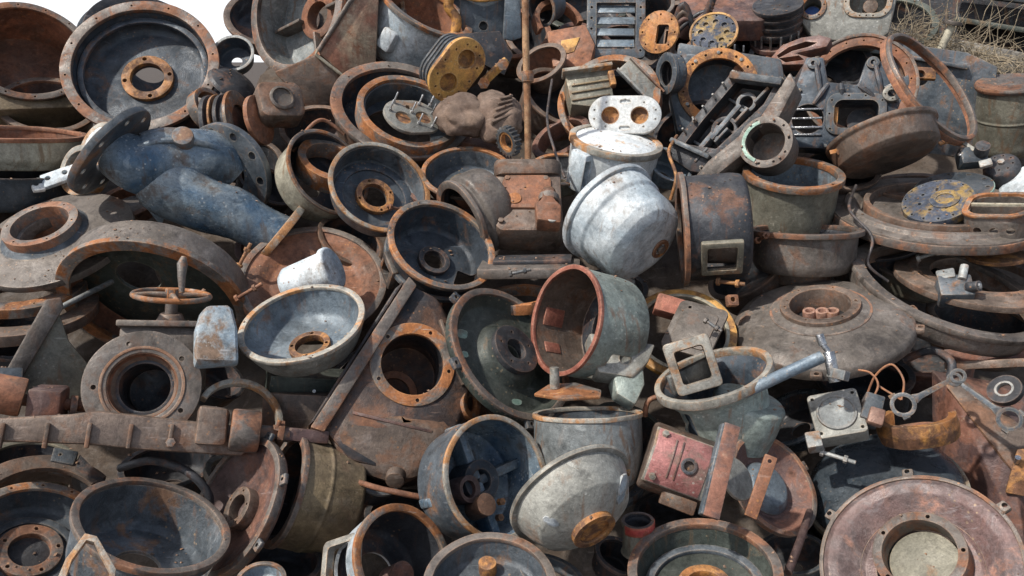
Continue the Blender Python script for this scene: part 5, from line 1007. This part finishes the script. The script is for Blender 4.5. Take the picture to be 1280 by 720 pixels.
# ------------------------------------------------------------------ castings deeper in the heap, seen through its gaps
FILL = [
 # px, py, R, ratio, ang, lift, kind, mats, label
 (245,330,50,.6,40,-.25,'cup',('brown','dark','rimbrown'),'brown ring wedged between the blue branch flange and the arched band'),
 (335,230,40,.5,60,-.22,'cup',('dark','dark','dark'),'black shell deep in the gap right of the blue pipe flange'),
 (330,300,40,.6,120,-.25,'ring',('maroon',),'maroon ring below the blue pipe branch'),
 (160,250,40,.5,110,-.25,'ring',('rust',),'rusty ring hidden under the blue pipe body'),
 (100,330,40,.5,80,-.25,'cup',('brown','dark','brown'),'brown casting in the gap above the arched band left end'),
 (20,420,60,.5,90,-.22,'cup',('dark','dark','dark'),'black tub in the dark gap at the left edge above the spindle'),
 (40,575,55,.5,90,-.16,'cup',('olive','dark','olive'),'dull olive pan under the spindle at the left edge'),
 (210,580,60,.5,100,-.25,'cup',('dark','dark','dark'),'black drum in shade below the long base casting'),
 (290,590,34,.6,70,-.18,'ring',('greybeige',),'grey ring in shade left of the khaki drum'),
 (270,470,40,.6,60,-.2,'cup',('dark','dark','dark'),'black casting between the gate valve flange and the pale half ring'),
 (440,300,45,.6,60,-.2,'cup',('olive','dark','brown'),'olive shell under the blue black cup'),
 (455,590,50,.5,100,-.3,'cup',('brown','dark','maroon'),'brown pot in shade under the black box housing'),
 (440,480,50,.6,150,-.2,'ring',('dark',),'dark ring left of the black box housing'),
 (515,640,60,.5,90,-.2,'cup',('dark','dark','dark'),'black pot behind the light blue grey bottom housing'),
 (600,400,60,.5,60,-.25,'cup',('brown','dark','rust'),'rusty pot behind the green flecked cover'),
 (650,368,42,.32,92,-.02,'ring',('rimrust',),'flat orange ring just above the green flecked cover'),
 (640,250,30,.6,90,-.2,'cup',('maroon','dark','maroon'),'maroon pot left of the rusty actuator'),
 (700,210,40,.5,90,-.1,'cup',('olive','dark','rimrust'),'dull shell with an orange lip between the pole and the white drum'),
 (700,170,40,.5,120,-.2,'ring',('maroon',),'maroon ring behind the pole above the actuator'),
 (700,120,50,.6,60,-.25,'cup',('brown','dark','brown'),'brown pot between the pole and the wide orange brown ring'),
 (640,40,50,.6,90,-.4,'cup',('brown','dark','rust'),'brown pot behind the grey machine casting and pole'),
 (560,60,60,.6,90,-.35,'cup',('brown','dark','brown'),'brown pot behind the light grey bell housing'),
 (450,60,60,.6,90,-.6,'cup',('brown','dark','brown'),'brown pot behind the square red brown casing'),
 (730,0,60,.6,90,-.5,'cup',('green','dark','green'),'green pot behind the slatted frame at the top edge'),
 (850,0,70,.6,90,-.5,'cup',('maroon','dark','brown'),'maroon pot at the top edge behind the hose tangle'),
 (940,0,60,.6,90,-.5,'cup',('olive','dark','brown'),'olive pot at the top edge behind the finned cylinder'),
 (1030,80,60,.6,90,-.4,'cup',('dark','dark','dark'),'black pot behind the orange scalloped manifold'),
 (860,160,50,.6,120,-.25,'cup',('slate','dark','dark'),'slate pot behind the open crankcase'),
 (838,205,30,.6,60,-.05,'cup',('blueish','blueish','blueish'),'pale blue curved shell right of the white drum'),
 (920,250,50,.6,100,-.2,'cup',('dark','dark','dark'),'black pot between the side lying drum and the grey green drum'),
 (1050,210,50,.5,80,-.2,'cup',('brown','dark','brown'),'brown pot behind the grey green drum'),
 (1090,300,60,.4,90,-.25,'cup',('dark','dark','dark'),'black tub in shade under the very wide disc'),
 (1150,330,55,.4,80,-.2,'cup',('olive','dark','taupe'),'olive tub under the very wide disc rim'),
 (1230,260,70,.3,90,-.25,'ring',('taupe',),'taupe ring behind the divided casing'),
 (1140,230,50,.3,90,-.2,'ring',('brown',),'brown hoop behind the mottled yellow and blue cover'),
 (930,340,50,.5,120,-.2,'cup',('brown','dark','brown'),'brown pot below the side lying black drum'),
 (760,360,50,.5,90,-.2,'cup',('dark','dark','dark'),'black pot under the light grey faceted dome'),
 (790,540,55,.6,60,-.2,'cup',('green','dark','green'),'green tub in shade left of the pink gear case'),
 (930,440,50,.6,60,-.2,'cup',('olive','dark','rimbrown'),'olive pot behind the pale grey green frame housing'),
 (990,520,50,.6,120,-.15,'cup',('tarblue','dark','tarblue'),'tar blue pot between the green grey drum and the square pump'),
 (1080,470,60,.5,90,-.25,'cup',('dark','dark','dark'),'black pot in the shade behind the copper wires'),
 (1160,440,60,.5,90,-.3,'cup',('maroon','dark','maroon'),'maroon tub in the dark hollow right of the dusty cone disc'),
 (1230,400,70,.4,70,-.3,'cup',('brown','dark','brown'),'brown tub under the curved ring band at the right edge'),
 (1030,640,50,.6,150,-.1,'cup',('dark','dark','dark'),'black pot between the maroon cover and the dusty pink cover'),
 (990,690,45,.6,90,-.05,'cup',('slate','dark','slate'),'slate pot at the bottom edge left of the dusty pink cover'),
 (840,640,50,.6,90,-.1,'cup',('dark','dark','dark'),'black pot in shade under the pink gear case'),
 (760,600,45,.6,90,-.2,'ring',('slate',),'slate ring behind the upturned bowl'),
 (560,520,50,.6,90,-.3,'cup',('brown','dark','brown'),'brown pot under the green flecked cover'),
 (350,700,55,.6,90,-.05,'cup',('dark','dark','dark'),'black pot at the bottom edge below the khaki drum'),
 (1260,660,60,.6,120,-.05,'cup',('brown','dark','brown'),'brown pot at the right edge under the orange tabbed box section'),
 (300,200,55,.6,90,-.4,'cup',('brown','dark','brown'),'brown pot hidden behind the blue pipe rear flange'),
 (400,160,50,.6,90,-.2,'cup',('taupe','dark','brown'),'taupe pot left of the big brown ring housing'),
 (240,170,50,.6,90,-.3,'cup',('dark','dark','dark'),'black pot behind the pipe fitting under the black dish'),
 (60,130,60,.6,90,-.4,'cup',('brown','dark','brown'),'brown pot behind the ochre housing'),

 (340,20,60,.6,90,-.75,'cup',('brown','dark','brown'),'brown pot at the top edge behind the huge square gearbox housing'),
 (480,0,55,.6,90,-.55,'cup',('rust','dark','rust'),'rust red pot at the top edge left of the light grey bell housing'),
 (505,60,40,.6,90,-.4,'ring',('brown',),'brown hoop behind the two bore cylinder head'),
 (590,-5,60,.6,90,-.6,'cup',('dark','dark','slate'),'black pot at the top edge behind the grey machine casting'),
 (680,40,50,.7,90,-.45,'cup',('dark','dark','brown'),'black and brown pot at the top edge right of the pole'),
 (735,60,45,.6,60,-.4,'cup',('brown','dark','maroon'),'maroon rimmed pot behind the red brown boxy casting'),
 (780,60,55,.6,90,-.45,'cup',('dark','dark','dark'),'black pot behind the slats of the blue grey frame'),
 (830,40,55,.6,120,-.45,'cup',('olive','dark','brown'),'olive pot behind the orange slotted disc'),
 (880,60,55,.6,60,-.4,'ring',('dark',),'dark hoop behind the studded yellow plate'),
 (930,50,50,.6,90,-.4,'cup',('brown','dark','rust'),'rusty pot under the finned cylinder'),
 (985,70,50,.6,90,-.35,'cup',('slate','dark','slate'),'slate pot behind the foot of the finned cylinder'),
 (1110,30,60,.6,90,-.5,'cup',('green','dark','green'),'dull green pot behind the grey pump casing'),
]
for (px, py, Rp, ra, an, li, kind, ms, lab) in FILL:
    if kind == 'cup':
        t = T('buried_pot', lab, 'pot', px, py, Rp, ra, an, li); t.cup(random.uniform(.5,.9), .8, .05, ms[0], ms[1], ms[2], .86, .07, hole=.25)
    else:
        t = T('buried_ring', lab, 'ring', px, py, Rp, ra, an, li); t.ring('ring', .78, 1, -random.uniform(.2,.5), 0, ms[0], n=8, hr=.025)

# ------------------------------------------------------------------ small loose pieces in the gaps and on the castings
def loose_bolt(label, px, py, lift, d, L=.10, r=.011, mat='rust'):
    t = T('loose_bolt', label, 'bolt', px, py, 30, 1, 90, lift); k = 1/t.R; d = Vector(d).normalized()
    t.add('shank', cyl_bm((0,0,0), d*L*k, r*k*.62, seg=12), mat, wob=0); t.add('head', hexa_bm(-d*r*k*1.1, Vector((0,0,0)), r*k*1.25), mat, wob=0)
    t.add('nut', hexa_bm(d*L*k*.62, d*(L*.62+r*1.1)*k, r*k*1.2), mat, wob=0)
def loose_pipe(name, label, cat, pts, r, mat):
    t = T(name, label, cat, pts[0][0], pts[0][1], 30, 1, 90, pts[0][2]); k = 1/t.R
    t.tube(name.split('_')[-1], [p_ for p_ in curve([t.w(*p_) for p_ in pts], 6)], r*k, mat)
loose_bolt('long rusty bolt lying across the gap left of the grey blue bowl', 298, 372, .10, (.8,.5,.3))
loose_bolt('rusty bolt lying in the bottom of the blue black cup', 500, 262, .06, (-.8,.2,.4), .06)
loose_bolt('grey bolt resting on the broad slotted ring', 1150, 322, .06, (.9,.3,.1), .09, .011, 'grey')
loose_bolt('bright bolt under the small square pump', 1030, 566, .22, (.9,-.3,.1), .09, .010, 'grey')
loose_bolt('rusty bolt caught between the khaki drum and the maroon standing dish', 338, 556, .14, (.3,.9,.2), .08)
loose_bolt('rusty bolt on top of the taupe pan left of its drum', 948, 300, .10, (.5,.3,.8), .07)
loose_bolt('short bolt lying on the flat hatch behind the pale green housing', 884, 402, .22, (.7,-.5,.3), .06, .009, 'slate')
loose_bolt('orange bolt lying below the black window drum', 900, 352, .10, (.9,-.1,.2), .09, .012, 'orange')
loose_bolt('bolt on the brown base plate under the actuator', 640, 342, .22, (.9,.2,.2), .07, .009, 'slate')
loose_bolt('orange bolt in the gap above the valve bonnet beside the arched band', 300, 330, .02, (.4,.8,.2), .09, .011, 'orange')
loose_pipe('rubber_hose', 'black rubber hose curling out of the gap under the long base casting', 'hose', [(150,585,.02),(190,576,.1),(235,590,.12),(262,622,.05),(250,650,.0)], .013, 'dark')
loose_pipe('steel_rod', 'thin rusty rod lying between the black box housing and the spider drum', 'rod', [(440,600,.0),(480,612,.08),(530,622,.05)], .009, 'rust')
loose_pipe('rubber_hose', 'black hose looping in the dark hollow right of the dusty cone disc', 'hose', [(1130,450,-.05),(1165,438,.05),(1190,455,.08),(1180,490,.0)], .014, 'dark')
loose_pipe('copper_pipe', 'bent brown fuel pipe between the white drum and the big brown ring housing', 'pipe', [(430,168,-.02),(405,150,.08),(386,160,.1),(366,190,.04)], .008, 'rust')
loose_pipe('steel_rod', 'grey rod poking out beneath the arched band at the left edge', 'rod', [(60,392,.1),(100,372,.1),(140,352,.0)], .010, 'grey')
loose_pipe('copper_pipe', 'thin orange pipe curving behind the white domes and the crankcase', 'pipe', [(838,250,.0),(845,220,.1),(836,190,.1),(846,170,.0)], .007, 'orange')
loose_pipe('electric_cable', 'black cable trailing over the very wide disc edge', 'cable', [(1070,232,.0),(1062,262,.1),(1090,296,.12),(1085,330,.05),(1110,352,.0)], .006, 'dark')
loose_pipe('steel_strip', 'rusty strip lying in the gap left of the pink gear case', 'strip', [(806,520,.05),(812,500,.1),(838,496,.1),(858,512,.05)], .009, 'rust')
loose_pipe('electric_cable', 'dark cable dangling beside the pole over the rusty actuator', 'cable', [(690,100,-.05),(684,150,.08),(694,190,.10),(706,222,.06)], .006, 'dark')
loose_pipe('steel_rod', 'brown rod leaning in the bottom gap left of the dusty pink cover', 'rod', [(985,716,.25),(1000,676,.2),(1012,640,.1)], .011, 'maroon')

# ------------------------------------------------------------------ resolve the cut-outs
tmp = []
for o, cb in CUTS:
    me = bpy.data.meshes.new('cut'); bmesh.ops.recalc_face_normals(cb, faces=cb.faces); cb.to_mesh(me); cb.free()
    c = bpy.data.objects.new('cut', me); COL.objects.link(c); c.parent = o.parent
    m = o.modifiers.new('b', 'BOOLEAN'); m.operation = 'DIFFERENCE'; m.solver = 'EXACT'; m.object = c; m.use_self = True; tmp.append((o, c))
dg = bpy.context.evaluated_depsgraph_get(); dg.update()
new = []
for o, c in tmp:
    me = bpy.data.meshes.new_from_object(o.evaluated_get(dg), preserve_all_data_layers=True, depsgraph=dg); new.append(me)
for (o, c), me in zip(tmp, new):
    if len(me.polygons) < 5: print('EMPTY CUT', o.name, o.parent['label']); me = o.data
    o.modifiers.clear(); me.name = o.name; 
    if len(me.materials) == 0:
        for m in o.data.materials: me.materials.append(m)
    me.set_sharp_from_angle(angle=R(32)); o.data = me
    cm = c.data; bpy.data.objects.remove(c); bpy.data.meshes.remove(cm)
# recentre things whose mesh sits away from their empty is not needed: every part hangs from its thing

# ------------------------------------------------------------------ rust flakes and grit lying on the castings: nobody could count them
dg = bpy.context.evaluated_depsgraph_get(); dg.update()
rnd = random.Random(11); bm = bmesh.new(); nfl = 0
for i in range(15000):
    x = rnd.uniform(-2.6, 2.6); y = rnd.uniform(1.7, 4.9)
    if rnd.random() < .5: cx_ = round(x*3)/3; x = cx_+rnd.gauss(0, .05)
    ok, loc, nor, idx, ob, mt_ = sc.ray_cast(dg, Vector((x, y, 4)), Vector((0, 0, -1)))
    deep = ok and (loc-PB).dot(PN) < -.16
    if i > 9000 and not deep: continue
    if not ok or nor.z < .72 or ob.name.startswith(('ground', 'dry_grass')): continue
    s_ = 0.0018+(.012 if deep else .006)*rnd.random()**4
    M = Matrix.Translation(loc+nor*s_*.25) @ Matrix.Rotation(rnd.uniform(0, 6.28), 4, 'Z') @ Matrix.Rotation(rnd.uniform(-.5, .5), 4, 'X')
    v = []
    for (a, b, c) in ((1,0,0),(0,1,0),(-1,0,0),(0,-1,0),(0,0,1),(0,0,-1)):
        k = s_*rnd.uniform(.5, 1.4); v.append(bm.verts.new(M @ Vector((a*k, b*k, c*k*.45))))
    for f in ((0,1,4),(1,2,4),(2,3,4),(3,0,4),(1,0,5),(2,1,5),(3,2,5),(0,3,5)): bm.faces.new([v[j] for j in f])
    nfl += 1
me = bpy.data.meshes.new('rust_flakes'); bm.to_mesh(me); bm.free(); me.materials.append(MATS['brown'])
o = bpy.data.objects.new('rust_flakes', me); COL.objects.link(o)
o['kind'] = 'stuff'; o['label'] = 'fine rust flakes and grit lying on the castings'; o['category'] = 'rust flakes'
